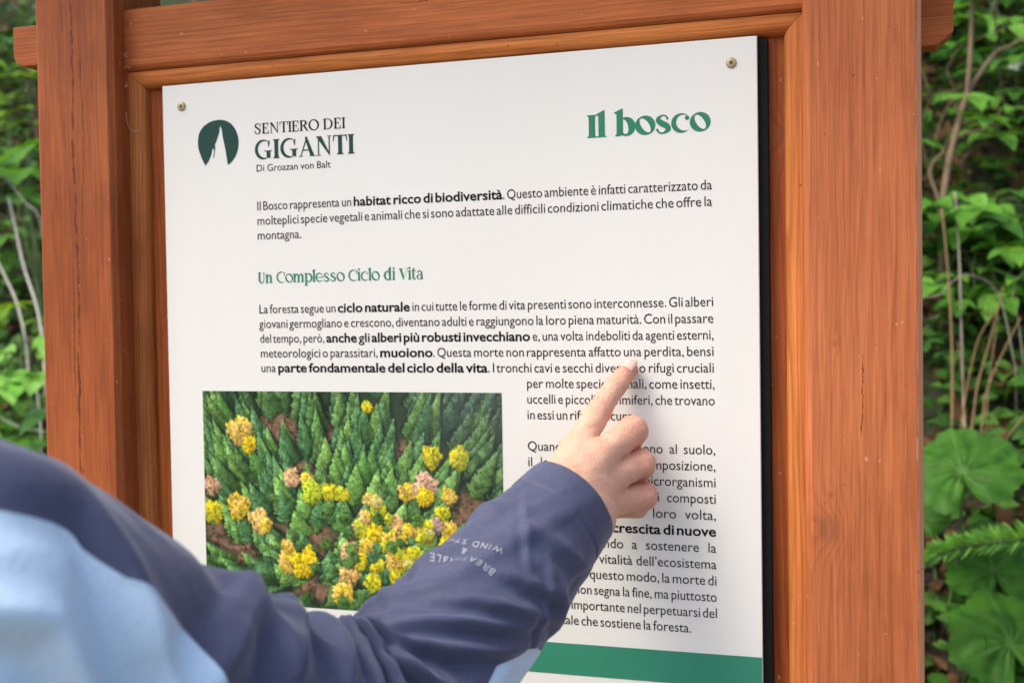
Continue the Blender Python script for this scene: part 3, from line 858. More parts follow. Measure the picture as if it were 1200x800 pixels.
for i, (u, v) in enumerate(trees):
    dist = math.hypot((u - NU) * ASP, v - NV)
    hg = 0.080 + 0.165 * min(1, dist / 1.0) * rp.uniform(.75, 1.2)
    b = greens[rp.randrange(6)]
    far = max(0, (u - .62) / .38) * max(0, 1 - v / .75)
    b = b * (1 - .62 * far) + np.array([.02, .035, .035]) * far
    if v < .18: b = b * .7 + np.array([.012, .02, .016])
    if v > .45 and dist < .75: b = b * 1.12
    conifer(u, v, hg, 0.044 + 0.018 * rp.random() + (0.014 if dist < .5 else 0), b * 1.75, i * 7 + 1)
    if i % 1 == 0 and v > .1:
        pass
Y1, Y2 = np.array([.82, .60, .02]), np.array([.84, .52, .16])
G2 = np.array([.50, .60, .04]); PK = np.array([.72, .44, .28])
for k, (u, v, r, c1, c2) in enumerate([
    (.13, .19, .050, Y1, Y2), (.165, .25, .030, Y1, Y1), (.31, .40, .032, PK, Y2), (.365, .41, .028, Y2, Y1), (.38, .46, .042, G2, G2), (.44, .46, .030, G2, Y1), (.48, .47, .028, Y1, G2), (.57, .07, .022, Y1, G2), (.57, .49, .022, Y2, Y1),
    (.775, .29, .040, G2, Y1), (.865, .29, .038, G2, Y1), (.695, .45, .036, Y1, Y2), (.755, .42, .045, PK, PK), (.755, .47, .036, Y1, Y1), (.83, .46, .030, Y2, Y1), (.81, .54, .030, Y1, G2), (.60, .54, .028, G2, Y1), (.66, .59, .032, Y2, PK),
    (.03, .57, .040, Y1, G2), (.12, .54, .048, Y1, Y2), (.19, .60, .038, Y2, Y2), (.215, .63, .030, Y1, Y2), (.03, .45, .035, np.array([.45, .25, .08]), PK), (.30, .77, .052, Y1, Y2), (.345, .79, .052, Y1, Y1), (.29, .72, .025, Y2, Y1),
    (.545, .62, .036, Y1, G2), (.59, .63, .036, Y1, Y1), (.56, .70, .030, Y1, Y2), (.65, .68, .050, Y1, Y2), (.66, .75, .046, Y2, Y1), (.71, .76, .045, G2, Y1), (.50, .73, .036, Y2, PK), (.54, .77, .030, Y1, Y1), (.50, .84, .040, Y2, Y2), (.48, .93, .042, Y1, Y2), (.58, .87, .034, G2, Y1), (.75, .63, .040, Y2, Y1), (.83, .61, .034, Y1, Y2), (.70, .62, .026, Y1, Y2), (.82, .68, .028, Y1, Y1), (.79, .60, .03, PK, np.array([.25, .22, .25]))]):
    blob(u, v, r * 1.45, c1, c2, 400 + k * 11)
for k in range(16):
    u, v = rp.gauss(.64, .085), rp.gauss(.66, .10)
    if .45 < u < .88 and .45 < v < .95: blob(u, v, rp.uniform(.022, .040), (Y1, G2, G2, Y1, PK)[rp.randrange(5)], (Y1, G2, G2)[rp.randrange(3)], 700 + k * 9)
for k in range(46):
    u, v = rp.uniform(.22, .82), rp.uniform(.5, 1.02)
    blob(u, v, rp.uniform(.024, .036), greens[rp.randrange(6)] * 1.1, greens[rp.randrange(6)] * 1.3, 900 + k * 5) if rp.random() < .45 else None
SL = (slice(None), slice(None))
farm = np.clip((pu - .55) * 1.6, 0, .55) * np.clip(1 - pv / .55, 0, 1)
img = img * (1 - .6 * farm[..., None]) + farm[..., None] * np.array([.075, .075, .085])
vg = np.clip(1.08 - 0.5 * ((pu - .5) ** 2 + (pv - .55) ** 2) , .5, 1.1)
img = img * (0.80 + 0.40 * rng.random((PH, PW, 1)))
img[1:-1, 1:-1] = img[1:-1, 1:-1] * .6 + .1 * (img[:-2, 1:-1] + img[2:, 1:-1] + img[1:-1, :-2] + img[1:-1, 2:])
img = np.clip(img * vg[..., None], .004, .9)
px0, px1, pz1, pz0 = 0.0331, 0.3012, 1.1583, 0.9782
gx = px0 + (px1 - px0) * np.linspace(0, 1, PW); gz = pz1 - (pz1 - pz0) * np.linspace(0, 1, PH)
GX, GZ = np.meshgrid(gx, gz)
V = np.stack([GX.ravel(), np.full(PW * PH, INK_Y), GZ.ravel()], 1)
ii = (np.arange(PH - 1)[:, None] * PW + np.arange(PW - 1)[None]).ravel()
F = np.stack([ii + PW, ii + PW + 1, ii + 1, ii], 1)
t = NT("printed_picture")
at = t.n("ShaderNodeAttribute", attribute_name="print"); t.base(at.outputs["Color"]); t.set(Roughness=0.55, **{"Specular IOR Level": 0.1})
part("photograph", V, F, t.m, face, smooth=False, attrs={"print": img.reshape(-1, 3)})

# cobweb threads in the corner of the left post
mb = MB()
for pts in ([(-0.0345, 0.0, 1.425), (-0.033, -0.006, 1.4205), (-0.030, -0.006, 1.4215)], [(-0.0338, -0.004, 1.3995), (-0.0335, -0.002, 1.388), (-0.030, 0.001, 1.383), (-0.0245, 0.002, 1.384)],
            [(-0.0345, -0.006, 1.4495), (-0.0335, -0.004, 1.4485), (-0.031, -0.0035, 1.4505)], [(-0.0345, -0.004, 1.4475), (-0.0325, -0.0035, 1.4465), (-0.0305, -0.0034, 1.4472)], [(-0.0340, -0.004, 1.437), (-0.0320, -0.0035, 1.4385), (-0.0290, -0.0034, 1.4362)]):
    v, f = tube(catmull(pts, 6), 0.00022, 5)
    part("cobweb_thread", v, f, M['web'], board)

# ------------------------------------------------------------------ vegetation on the bank
_pos = np.array(_p); _Rm = np.array([_r, _d, _f])
def spot(px, py, y):
    """world point at depth-line y seen at photograph pixel (px, py); used to measure plants off the photograph"""
    d = _Rm.T @ np.array([(px - 600) / 1300.0, (py - 400) / 1300.0, 1.0])
    return _pos + d * ((y - _pos[1]) / d[1])

M['leaf_big'] = leaf_mat("coltsfoot_leaf", (0.042, 0.150, 0.014), (0.060, 0.180, 0.020), 0.28, (0.12, 0.27, 0.06))
M['leaf_a'] = leaf_mat("bramble_leaf", (0.085, 0.240, 0.024), (0.160, 0.370, 0.055), 0.38)
M['leaf_b'] = leaf_mat("shrub_leaf_dark", (0.026, 0.095, 0.014), (0.060, 0.180, 0.026), 0.3)
M['leaf_c'] = leaf_mat("shrub_leaf_yellow", (0.15, 0.30, 0.020), (0.21, 0.37, 0.04), 0.4)
M['frond'] = leaf_mat("frond_leaf", (0.19, 0.44, 0.070), (0.27, 0.54, 0.11), 0.35)
M['cover'] = leaf_mat("cover_leaf", (0.024, 0.080, 0.012), (0.085, 0.215, 0.030), 0.3)
M['litter'] = leaf_mat("dead_leaf", (0.06, 0.030, 0.014), (0.20, 0.105, 0.050), 0.1, rough=0.8)
M['grass'] = leaf_mat("grass_blade", (0.030, 0.080, 0.014), (0.090, 0.150, 0.035), 0.3)
M['dry'] = plain("dry_stem", (0.20, 0.135, 0.055), 0.8, 0.4, 40)
M['dry_pale'] = plain("dry_stem_pale", (0.36, 0.31, 0.24), 0.8, 0.25, 40)
M['bark'] = plain("twig_bark", (0.17, 0.115, 0.065), 0.85, 0.4, 60)
M['bark_dk'] = plain("trunk_bark", (0.060, 0.045, 0.030), 0.9, 0.45, 22)
M['gstem'] = plain("green_stem", (0.10, 0.16, 0.05), 0.6, 0.25, 50)
M['petal'] = plain("petal_white", (0.75, 0.76, 0.80), 0.6, 0.05, 80)

def nrm(v):
    v = np.asarray(v, float); return v / (np.linalg.norm(v) + 1e-12)

def leaflet(mb, o, d, up, L, w, droop=0.25, fold=0.18, seg=5, serr=0.0):
    d = nrm(d); s = nrm(np.cross(d, up)); u = np.cross(s, d)
    V = []; F = []
    for i in range(seg + 1):
        t_ = i / seg
        hw = w * 0.5 * (math.sin(math.pi * min(1, t_ ** 0.75)) ** 0.9 if 0 < t_ < 1 else 0.02) * (1 + serr * ((i % 2) - .5))
        c = np.asarray(o) + d * L * (t_ - droop * 0.3 * t_ * t_) - u * L * droop * t_ * t_
        V += [c - s * hw + u * hw * fold * 2, c, c + s * hw + u * hw * fold * 2]
    for i in range(seg):
        a = i * 3
        F += [[a, a + 1, a + 4, a + 3], [a + 1, a + 2, a + 5, a + 4]]
    mb.add(V, F)

def spray(lm, sm, o, d, L, pairs, ll, lw, rr, rs=0.0012, droop=0.3, flat=0.25):
    """a twig with pairs of leaflets held out flat"""
    d = nrm(d); up = nrm(np.array([0, 0, 1]) + np.array([rr.uniform(-flat, flat), rr.uniform(-flat, flat) - .25, 0]))
    pts = [np.asarray(o) + d * L * t_ - np.array([0, 0, 1]) * droop * L * t_ * t_ * .5 for t_ in np.linspace(0, 1, 6)]
    v, f = tube(pts, np.linspace(rs, rs * .5, 6), 5); sm.add(v, f)
    s = nrm(np.cross(d, up))
    for k in range(pairs):
        t_ = 0.25 + 0.7 * k / max(1, pairs - 1)
        p = np.asarray(o) + d * L * t_ - np.array([0, 0, 1]) * droop * L * t_ * t_ * .5
        sc = (1.0 - 0.35 * abs(t_ - .55)) * rr.uniform(.8, 1.15)
        for sg in (-1, 1):
            leaflet(lm, p, s * sg + d * rr.uniform(.35, .7) + np.array([0, 0, rr.uniform(-.2, .15)]), up, ll * sc, lw * sc, rr.uniform(.1, .4))
    leaflet(lm, pts[-1], d + np.array([0, 0, -.2]), up, ll * 1.1, lw * 1.1, .3)

def shrub(name, label, cat, group, c, rad, n, ll, lw, pairs, lmat, smat, seed, spread=1.0, nstem=3):
    rr = random.Random(seed); c = np.asarray(c, float)
    bx, by = c[0] + rr.uniform(-.06, .06), c[1] + rr.uniform(-.04, .12)
    bz = hz(bx, by) - 0.02
    root = thing(name, (bx, by, bz), label, cat, group)
    lm, sm = MB(), MB()
    base = np.array([bx, by, bz])
    tips = []
    for k in range(nstem):
        e = c + np.array([rr.uniform(-.6, .6) * rad[0], rr.uniform(-.6, .6) * rad[1], rr.uniform(.1, .8) * rad[2]])
        mid = (base + e) / 2 + np.array([rr.uniform(-.05, .05), rr.uniform(-.05, .05), .03])
        P = catmull([base + np.array([rr.uniform(-.02, .02), rr.uniform(-.02, .02), 0]), mid, e], 6)
        v, f = tube(P, np.linspace(.0042, .0016, len(P)), 6); sm.add(v, f); tips.append(P)
    for k in range(n):
        q = np.array([rr.gauss(0, .5), rr.gauss(0, .5), rr.gauss(0, .5)])
        o = c + q * np.asarray(rad) * 1.1
        g = hz(o[0], o[1]) + .03
        if o[2] < g: o[2] = g + rr.uniform(0, .08)
        P = tips[rr.randrange(nstem)]; near = P[np.argmin(((P - o) ** 2).sum(1))]
        v, f = tube([near, (near + o) / 2 + np.array([0, 0, .012]), o], [.0016, .0013, .001], 5); sm.add(v, f)
        dr = nrm(o - near + np.array([rr.uniform(-.1, .1), -.10, rr.uniform(-.02, .05)]) * spread)
        dr[2] *= .4
        spray(lm, sm, o, dr, ll * (1.2 + .5 * pairs), pairs, ll, lw, rr)
    part("foliage", lm.verts(), lm.F, lmat, root)
    part("stems", sm.verts(), sm.F, smat, root)
    return root

G_SH = "leafy shrubs on the bank"
# right of the board, from the top down: (px, py, y, radii, sprays, leaflet, width, pairs, material, label)
for k, (px, py, y, rad, n, ll, lw, pr_, mt, lab) in enumerate([
    (1110, 130, 1.75, (.10, .10, .10), 9, .062, .026, 4, 'leaf_a', "fern-like pale green shrub just right of the right post below the beam end"),
    (1170, 20, 2.10, (.14, .12, .12), 10, .065, .030, 3, 'leaf_a', "green shrub in the upper right corner above the small white flower"),
    (1185, 150, 1.95, (.10, .10, .08), 8, .070, .034, 2, 'leaf_b', "darker green shrub around the small white flower at the right edge"),
    (1105, 245, 1.60, (.08, .08, .07), 7, .060, .028, 2, 'leaf_b', "low dark green shrub at the foot of the forked bare sapling"),
    (1180, 255, 1.55, (.10, .07, .06), 8, .066, .036, 2, 'leaf_a', "broad-leaved bright green shrub at the right edge above the dry stems"),
    (1125, 315, 1.45, (.08, .06, .05), 6, .048, .026, 2, 'leaf_a', "small bright green plant in front of the dry stems"),
    (1190, 340, 1.60, (.07, .08, .08), 6, .052, .026, 2, 'leaf_b', "dark green shrub behind the dry stems at the right edge"),
    (1090, 395, 1.40, (.03, .04, .05), 3, .034, .017, 2, 'leaf_b', "tiny green seedling between the right post and the dry stems"),
    (1130, 60, 2.45, (.25, .15, .14), 12, .066, .030, 3, 'leaf_b', "dark green shrub furthest up the bank right of the board"),
    (1150, 200, 2.25, (.22, .14, .12), 11, .062, .028, 3, 'leaf_b', "dark green shrub half way up the bank behind the bare sapling"),
    # left of the board
    (30, 195, 1.45, (.06, .06, .05), 5, .080, .060, 1, 'leaf_a', "round-leaved green plant left of the left post under the beam end"),
    (20, 115, 1.75, (.10, .08, .05), 8, .070, .032, 2, 'leaf_c', "yellow-green shrub level with the left beam end"),
    (10, 265, 1.60, (.08, .08, .06), 6, .060, .030, 2, 'leaf_a', "green shrub between the two pale arching canes"),
    (25, 365, 1.30, (.05, .05, .04), 5, .055, .026, 2, 'leaf_c', "light green plant crossed by the pale arching canes"),
    (20, 435, 1.15, (.09, .06, .06), 12, .060, .034, 2, 'frond', "bright leafy bramble above the blue shoulder"),
    (20, 505, 1.10, (.07, .06, .05), 7, .055, .028, 2, 'leaf_a', "green bramble low down just above the blue sleeve"),
    (15, 20, 2.30, (.25, .16, .12), 11, .068, .030, 3, 'leaf_b', "dark shrub in the upper left corner above the beam end"),
    (10, 330, 1.85, (.22, .14, .12), 10, .062, .030, 3, 'leaf_b', "dark green shrub deep behind the pale canes"),
    (40, 70, 2.00, (.12, .1, .08), 7, .062, .030, 2, 'leaf_b', "dark green shrub behind the left beam end"),
]):
    shrub("leafy_shrub", lab, "shrub", G_SH, spot(px, py, y), rad, int(n * 1.5), ll * 1.12, lw * 1.25, pr_, M[mt], M['gstem'] if k % 3 else M['bark'], 100 + k)
for k, (x, y) in enumerate([(-.55, 1.5), (-.1, 1.7), (.25, 1.5), (.45, 1.9), (-.9, 1.9), (1.25, 1.6), (1.3, 2.3), (-2.1, 1.5), (1.15, 1.05), (1.6, 1.3), (1.9, 2.0), (-.75, 1.1), (-2.6, 1.3), (-2.4, 2.2), (-.3, 2.4), (.6, 2.7), (-1.3, 2.6)]):
    shrub("leafy_shrub", "leafy green shrub further along the bank, behind the board or past the picture edge", "shrub", G_SH, (x, y, hz(x, y) + .22), (.2, .15, .12), 10, .062, .03, 2, M['leaf_b' if k % 2 else 'leaf_a'], M['gstem'], 300 + k)

# big round coltsfoot leaves on their stalks
def coltsfoot(label, c, rad, facing, seed, flower=False):
    rr = random.Random(seed); c = np.asarray(c, float)
    nrmv = nrm(facing); base2 = nrm(np.cross(np.cross(nrmv, [0.15, -.35, -1.0]), nrmv))   # petiole side of the blade
    side = np.cross(nrmv, base2)
    NP, NR = 132, 7
    V = [c - base2 * 0.0 + base2 * rad * .30]; A = [1.0]; F = []
    o = c + base2 * rad * .30
    for r_ in range(1, NR + 1):
        q = r_ / NR
        for k in range(NP):
            a = 2 * math.pi * k / NP                      # 0 = tip direction (-base2)
            lob = 1 + (.055 * math.cos(a * 7 + .5 * math.sin(a * 2 + seed)) + .07 * mnoise.noise(Vector((math.cos(a) * 1.6, math.sin(a) * 1.6, seed * 1.9)))) * (1 if abs(a - math.pi) > .5 else .3) + .05 * (abs(((a * 33 / 6.2832) % 1) - .5) - .25) * 2 * (q > .9)
            R0 = rad * (1.05 + .12 * math.cos(a)) * lob
            notch = math.exp(-((a - math.pi) / .20) ** 2) * .80
            R0 *= 1 - notch
            p = -base2 * math.cos(a) * R0 * q + side * math.sin(a) * R0 * q
            vein = max(0.0, 1 - abs(((a * 7 / (2 * math.pi) + .5) % 1) - .5) * 2 * math.pi / 7 * q * R0 / (0.0016 + .0022 * (1 - q)) * 1.0)
            hgt = -.10 * rad * q * q + 0.020 * rad * math.cos(a * 7) * q + .09 * rad * mnoise.noise(Vector((math.cos(a) * 1.4 * q + seed, math.sin(a) * 1.4 * q, seed * .7))) * 2 + .02 * rad * math.sin(a * 14 + q * 9)
            V.append(o + p + nrmv * hgt); A.append(vein * .45)
    for k in range(NP): F.append([0, 1 + k, 1 + (k + 1) % NP])
    for r_ in range(NR - 1):
        for k in range(NP):
            a0 = 1 + r_ * NP; F.append([a0 + k, a0 + NP + k, a0 + NP + (k + 1) % NP, a0 + (k + 1) % NP])
    bx, by = c[0] + rr.uniform(-.03, .03), c[1] + .07
    bz = hz(bx, by) - .01
    root = thing("coltsfoot_plant", (bx, by, bz), label, "plant", "broad round-leaved plants beside the right post")
    part("leaf", V, F, M['leaf_big'], root, attrs={"v": A})
    P = catmull([(bx, by, bz), (np.array([bx, by, bz]) + o) / 2 + np.array([.01, .02, .02]), o - nrmv * .002], 6)
    v, f = tube(P, np.linspace(.0032, .0022, len(P)), 7); part("stalk", v, f, M['gstem'], root)
coltsfoot("big scalloped green leaf highest of the three, touching the right post", spot(1124, 538, .95), .082, (-.10, -.62, .78), 3)
coltsfoot("green round leaf half covered by the spiky light green frond", spot(1162, 652, 1.00), .068, (.05, -.80, .62), 5)
coltsfoot("big scalloped green leaf in the lower right corner", spot(1178, 738, .90), .078, (.15, -.70, .72), 8)
coltsfoot("small green leaf edge peeping out beside the right post below the biggest leaf", spot(1077, 598, 1.00), .042, (-.3, -.7, .6), 11)
coltsfoot("dark shaded round leaf low beside the right post", spot(1098, 700, 1.05), .045, (-.2, -.5, .85), 14)
coltsfoot("dark round leaf behind the lower right corner leaf", spot(1168, 690, 1.08), .050, (.2, -.4, .9), 17)
coltsfoot("low round leaf at the very bottom right", spot(1172, 800, .86), .040, (.1, -.5, .85), 19)

# spiky light green frond lying across
def frond(label, pts, L, seed):
    rr = random.Random(seed); P = catmull(pts, 12); lm = MB()
    base = np.array([P[-1][0] + .10, P[-1][1] + .12, 0]); base[2] = hz(base[0], base[1]) - .01
    root = thing("fern_frond", tuple(base), label, "fern")
    for i, p in enumerate(P):
        tdir = nrm(P[min(i + 1, len(P) - 1)] - P[max(i - 1, 0)])
        q = i / (len(P) - 1)
        for k in range(8):
            a = rr.uniform(-1.2, 1.2) + (0 if k % 2 else .1)
            out = nrm(np.array([-tdir[2] * .2, math.sin(a) * .7 - .2, math.cos(a) * (1 if k != 4 else -.7)]) - tdir * rr.uniform(.5, .95))
            leaflet(lm, p, out, nrm(np.array([rr.uniform(-1, 1), -1, .3])), L * rr.uniform(.55, 1.0) * (.55 + .45 * q), .0040, rr.uniform(0, .25), .15, 4)
    part("leaflets", lm.verts(), lm.F, M['frond'], root)
    Q = np.concatenate([P, catmull([P[-1], (P[-1] + base) / 2 + np.array([.03, 0, .06]), base], 8)[1:]])
    v, f = tube(Q, np.linspace(.0016, .0034, len(Q)), 6); part("stalk", v, f, M['gstem'], root)
frond("spiky light green frond arching in from the right across a round leaf", [spot(1068, 676, .84), spot(1090, 656, .84), spot(1118, 643, .85), spot(1160, 636, .86), spot(1225, 628, .88)], .040, 4)

# dry stems, each rooted on its own
def canes(name, mat, lab, cat, group, lst, r0):
    for k, item in enumerate(lst):
        pts, r_, lb = item
        P = catmull([spot(*p) for p in pts], 8)
        e = P[-1]; gz = hz(e[0], e[1] + .02)
        if e[2] > gz: P = np.concatenate([P, [[e[0] + .005, e[1] + .02, gz - .02]]])
        v, f = tube(P, np.linspace(r_ * .36, r_ * .56, len(P)) * (1.35 if name == 'cane' else 1), 7)
        base = P[-1]
        o = part(name, v, f, mat, None, loc=tuple(base)); tag(o, lb or lab, cat, group)
GD = "dry stems beside the right post"
canes("dry_stem", M['dry'], "thin tan dry stem among the dry stems beside the right post", "stem", GD, [
    ([(1104, 245, 1.30), (1112, 330, 1.28), (1116, 420, 1.25), (1116, 500, 1.22)], .0052, "thickest upright tan dry stem nearest the right post"),
    ([(1176, 335, 1.30), (1160, 400, 1.26), (1146, 450, 1.22), (1138, 510, 1.18)], .0034, None),
    ([(1196, 372, 1.28), (1172, 420, 1.24), (1156, 460, 1.2), (1150, 505, 1.18)], .0034, None),
    ([(1180, 350, 1.30), (1150, 390, 1.26), (1136, 440, 1.22), (1126, 500, 1.18)], .0026, None),
    ([(1170, 370, 1.28), (1160, 440, 1.24), (1155, 505, 1.2)], .0026, None),
    ([(1122, 400, 1.26), (1128, 450, 1.24), (1132, 505, 1.2)], .0022, None),
    ([(1205, 480, 1.12), (1190, 500, 1.1), (1176, 520, 1.1), (1168, 540, 1.1)], .0034, "leaning tan stem at the right edge beside the biggest round leaf"),
], .003)
canes("dry_stem", M['dry_pale'], "pale grey dry stem arching over the dry stems", "stem", GD, [
    ([(1119, 225, 1.38), (1124, 300, 1.34), (1127, 400, 1.28), (1130, 505, 1.22)], .0036, "upright greyish dry stem right of the thickest tan one"),
    ([(1082, 348, 1.20), (1100, 346, 1.2), (1114, 332, 1.2), (1136, 322, 1.22), (1170, 345, 1.25), (1190, 430, 1.25)], .0018, "pale stem arching sideways over the small bright plant"),
    ([(1200, 318, 1.3), (1190, 330, 1.3), (1187, 350, 1.3), (1192, 368, 1.3), (1199, 420, 1.3)], .0022, "short curled pale stem at the right edge"),
], .003)
GC = "pale arching canes left of the board"
M['cane'] = plain("pale_cane", (0.66, 0.60, 0.54), 0.75, 0.2, 40)
canes("cane", M['cane'], None, "stem", GC, [
    ([(10, 232, 1.25), (17, 262, 1.24), (28, 312, 1.22), (42, 355, 1.2), (50, 400, 1.18), (54, 470, 1.14)], .0042, "whitish arching cane nearest the left post"),
    ([(-8, 296, 1.3), (8, 328, 1.28), (20, 356, 1.26), (30, 400, 1.22), (36, 470, 1.16)], .0038, "whitish arching cane at the left edge"),
    ([(43, 455, 1.08), (47, 490, 1.06), (48, 520, 1.04), (47, 570, 1.02)], .0030, "short whitish upright cane just above the blue shoulder"),
    ([(-10, 196, 1.35), (12, 215, 1.34), (30, 238, 1.33), (46, 256, 1.32), (60, 330, 1.3)], .0016, "thin tan twig slanting down towards the left post"),
    ([(60, 506, 1.0), (30, 502, 1.0), (5, 492, 1.0), (-20, 480, 1.02), (-40, 560, 1.02)], .0016, "thin brown twig lying level above the blue shoulder"),
], .003)

# forked bare sapling and tree trunks standing further up
def tree_limbs(name, label, cat, limbs, mat, leafy=None, seed=0):
    e = catmull([spot(*p) for p in limbs[0][0]], 6)[-1]
    base = (e[0], e[1], hz(e[0], e[1]) - .03)
    root = thing(name, base, label, cat)
    mb = MB()
    for i, (pts, ra, rb) in enumerate(limbs):
        P = catmull([spot(*p) for p in pts], 7)
        if i == 0: P = np.concatenate([P, [base]])
        v, f = tube(P, np.linspace(ra, rb, len(P)), 8)
        if i == 0: part("trunk", v, f, mat, root)
        else: part("branch", v, f, mat, root)
    return root
tree_limbs("bare_sapling", "slender bare sapling forking beside the right post", "sapling", [
    ([(1166, 62, 1.62), (1150, 84, 1.60), (1134, 110, 1.58), (1122, 150, 1.54), (1112, 190, 1.50), (1104, 240, 1.46)], .0040, .0072),
    ([(1139, -12, 1.62), (1138, 40, 1.60), (1136, 80, 1.58), (1133, 112, 1.58)], .0036, .0050),
    ([(1200, 44, 1.66), (1184, 54, 1.64), (1167, 61, 1.62)], .0022, .0038),
    ([(1172, 130, 1.55), (1164, 146, 1.55), (1150, 152, 1.54), (1128, 158, 1.53), (1119, 166, 1.53)], .0018, .0032),
    ([(1108, 176, 1.48), (1094, 190, 1.48), (1090, 205, 1.47), (1098, 228, 1.46), (1101, 240, 1.46)], .0024, .0036)], M['bark'])
tree_limbs("bare_sapling", "thin dark twiggy sapling crossing behind the forked one", "sapling", [
    ([(1204, 112, 1.7), (1180, 140, 1.7), (1150, 168, 1.7), (1134, 182, 1.7), (1128, 196, 1.7), (1136, 214, 1.7)], .0024, .0044),
    ([(1168, -5, 1.7), (1167, 40, 1.7), (1168, 62, 1.7), (1172, 90, 1.7), (1180, 140, 1.7)], .0018, .0026)], M['bark_dk'])
for k, (px, y, r_, lab) in enumerate([(1130, 3.4, .075, "dim brown tree trunk standing up the bank behind the bare sapling"), (1096, 4.2, .06, "dim tree trunk furthest up the bank right of the post"),
                                   (24, 3.2, .07, "dark tree trunk in the upper left behind the beam end"), (-60, 4.0, .10, "dark tree trunk up the bank outside the left edge"),
                                   (1290, 3.8, .09, "dark tree trunk up the bank outside the right edge"), (520, 4.4, .10, "dark tree trunk up the bank behind the board")]):
    p = spot(px, 300, y); zb = hz(p[0], p[1]); rr = random.Random(k)
    P = [(p[0] + .02 * math.sin(i * .9 + k), p[1] + .02 * math.cos(i * 1.3), zb - .1 + i * .65) for i in range(11)]
    root = thing("tree", (p[0], p[1], zb - .1), lab, "tree", "trees up the bank")
    v, f = tube(catmull(P, 3), np.linspace(r_ * 1.1, r_ * .55, 31), 14)
    v = np.array([q * (1 + 0) for q in v]); part("trunk", v, f, M['bark_dk'], root)
    lm = MB(); sm = MB()
    for q in range(120):
        a = rr.uniform(0, 6.283); hh = rr.uniform(4.0, 7.0); d_ = rr.uniform(.1, 1.0) * (1.3 - abs(hh - 5.4) * .3)
        o = np.array([p[0] + math.cos(a) * d_, p[1] + math.sin(a) * d_, zb + hh])
        if q % 12 == 0:
            v, f = tube([np.array([p[0], p[1], zb + hh - .35]), o], [.018, .006], 6); part("limb", v, f, M['bark_dk'], root)
        spray(lm, lm, o, (math.cos(a), math.sin(a), -.1), .38, 4, .14, .075, rr, rs=.003)
    part("crown", lm.verts(), lm.F, M['leaf_b'], root)

# small white flower
p = spot(1189, 75, 1.80)
gb = (p[0], p[1] + .03, hz(p[0], p[1] + .03) - .01)
fl = thing("wild_flower", gb, "small white flower among the leaves near the top right edge", "flower")
mb = MB()
for k in range(5):
    a = k * 2 * math.pi / 5
    leaflet(mb, p, (math.cos(a), -.35, math.sin(a)), (0, -1, 0), .017, .014, .2, .05, 4)
part("petals", mb.verts(), mb.F, M['petal'], fl)
v, f = tube(catmull([p + np.array([0, .002, -.002]), (p + np.array(gb)) / 2 + np.array([.01, .01, .02]), gb], 6), .0012, 5); part("stalk", v, f, M['gstem'], fl)

# ground cover, grass and dead leaves nobody could count
rr = random.Random(77)
mb = MB()
def scatter_xy(i, n):
    if i < n * .22: 
        y = rr.uniform(.75, 2.8); x = .562 + (y + .83) * rr.uniform(.04, .17)
    elif i < n * .40:
        y = rr.uniform(.85, 2.9); x = .562 - (y + .83) * rr.uniform(.80, .95)
    else:
        y = rr.uniform(.6, 3.6); x = rr.uniform(-3.2, 2.2)
    return x, y
N = 8200
for i in range(N):
    x, y = scatter_xy(i, N)
    if mnoise.noise(Vector((x * 2.4, y * 2.4, 5))) < -.12 and i % 3: continue
    z = hz(x, y) + rr.uniform(.015, .11)
    a = rr.uniform(0, 6.283); s_ = rr.uniform(.025, .055)
    leaflet(mb, (x, y, z), (math.cos(a), math.sin(a) - .3, rr.uniform(-.2, .5)), (rr.uniform(-.3, .3), -.6, .8), s_, s_ * rr.uniform(.5, .8), .3, .15, 3)
tag(part("ground_cover", mb.verts(), mb.F, M['cover']), "low green leaves covering the soil of the bank", "ground cover", kind="stuff")
mb = MB(); N = 2600
for i in range(N):
    x, y = scatter_xy(i, N); z = hz(x, y); a = rr.uniform(0, 6.283); L = rr.uniform(.08, .22); w = rr.uniform(.002, .0045)
    d_ = np.array([math.cos(a) * .5, math.sin(a) * .5 - .2, 1.0]); s_ = np.array([-math.sin(a), math.cos(a), 0])
    P = [np.array([x, y, z - .01]) + d_ * L * t_ - np.array([-math.cos(a) * .6, -math.sin(a) * .6, .55]) * L * t_ * t_ for t_ in (0, .35, .7, 1.0)]
    V = []
    for q, p in enumerate(P): V += [p - s_ * w * (1 - q / 3.2), p + s_ * w * (1 - q / 3.2)]
    mb.add(V, [[0, 1, 3, 2], [2, 3, 5, 4], [4, 5, 7, 6]])
tag(part("grass", mb.verts(), mb.F, M['grass']), "thin dark green grass blades on the bank", "grass", kind="stuff")
mb = MB(); N = 2600
for i in range(N):
    x, y = scatter_xy(i, N); a = rr.uniform(0, 6.283); s_ = rr.uniform(.025, .06)
    leaflet(mb, (x, y, hz(x, y) + rr.uniform(.004, .02)), (math.cos(a), math.sin(a), math.sin(a) + rr.uniform(-.3, .3)), (rr.uniform(-.5, .5), -.7 + rr.uniform(-.4, .4), .7), s_, s_ * .55, rr.uniform(-.5, .5), rr.uniform(-.2, .4), 3)
tag(part("leaf_litter", mb.verts(), mb.F, M['litter']), "brown dead leaves lying on the dark soil", "leaf litter", kind="stuff")

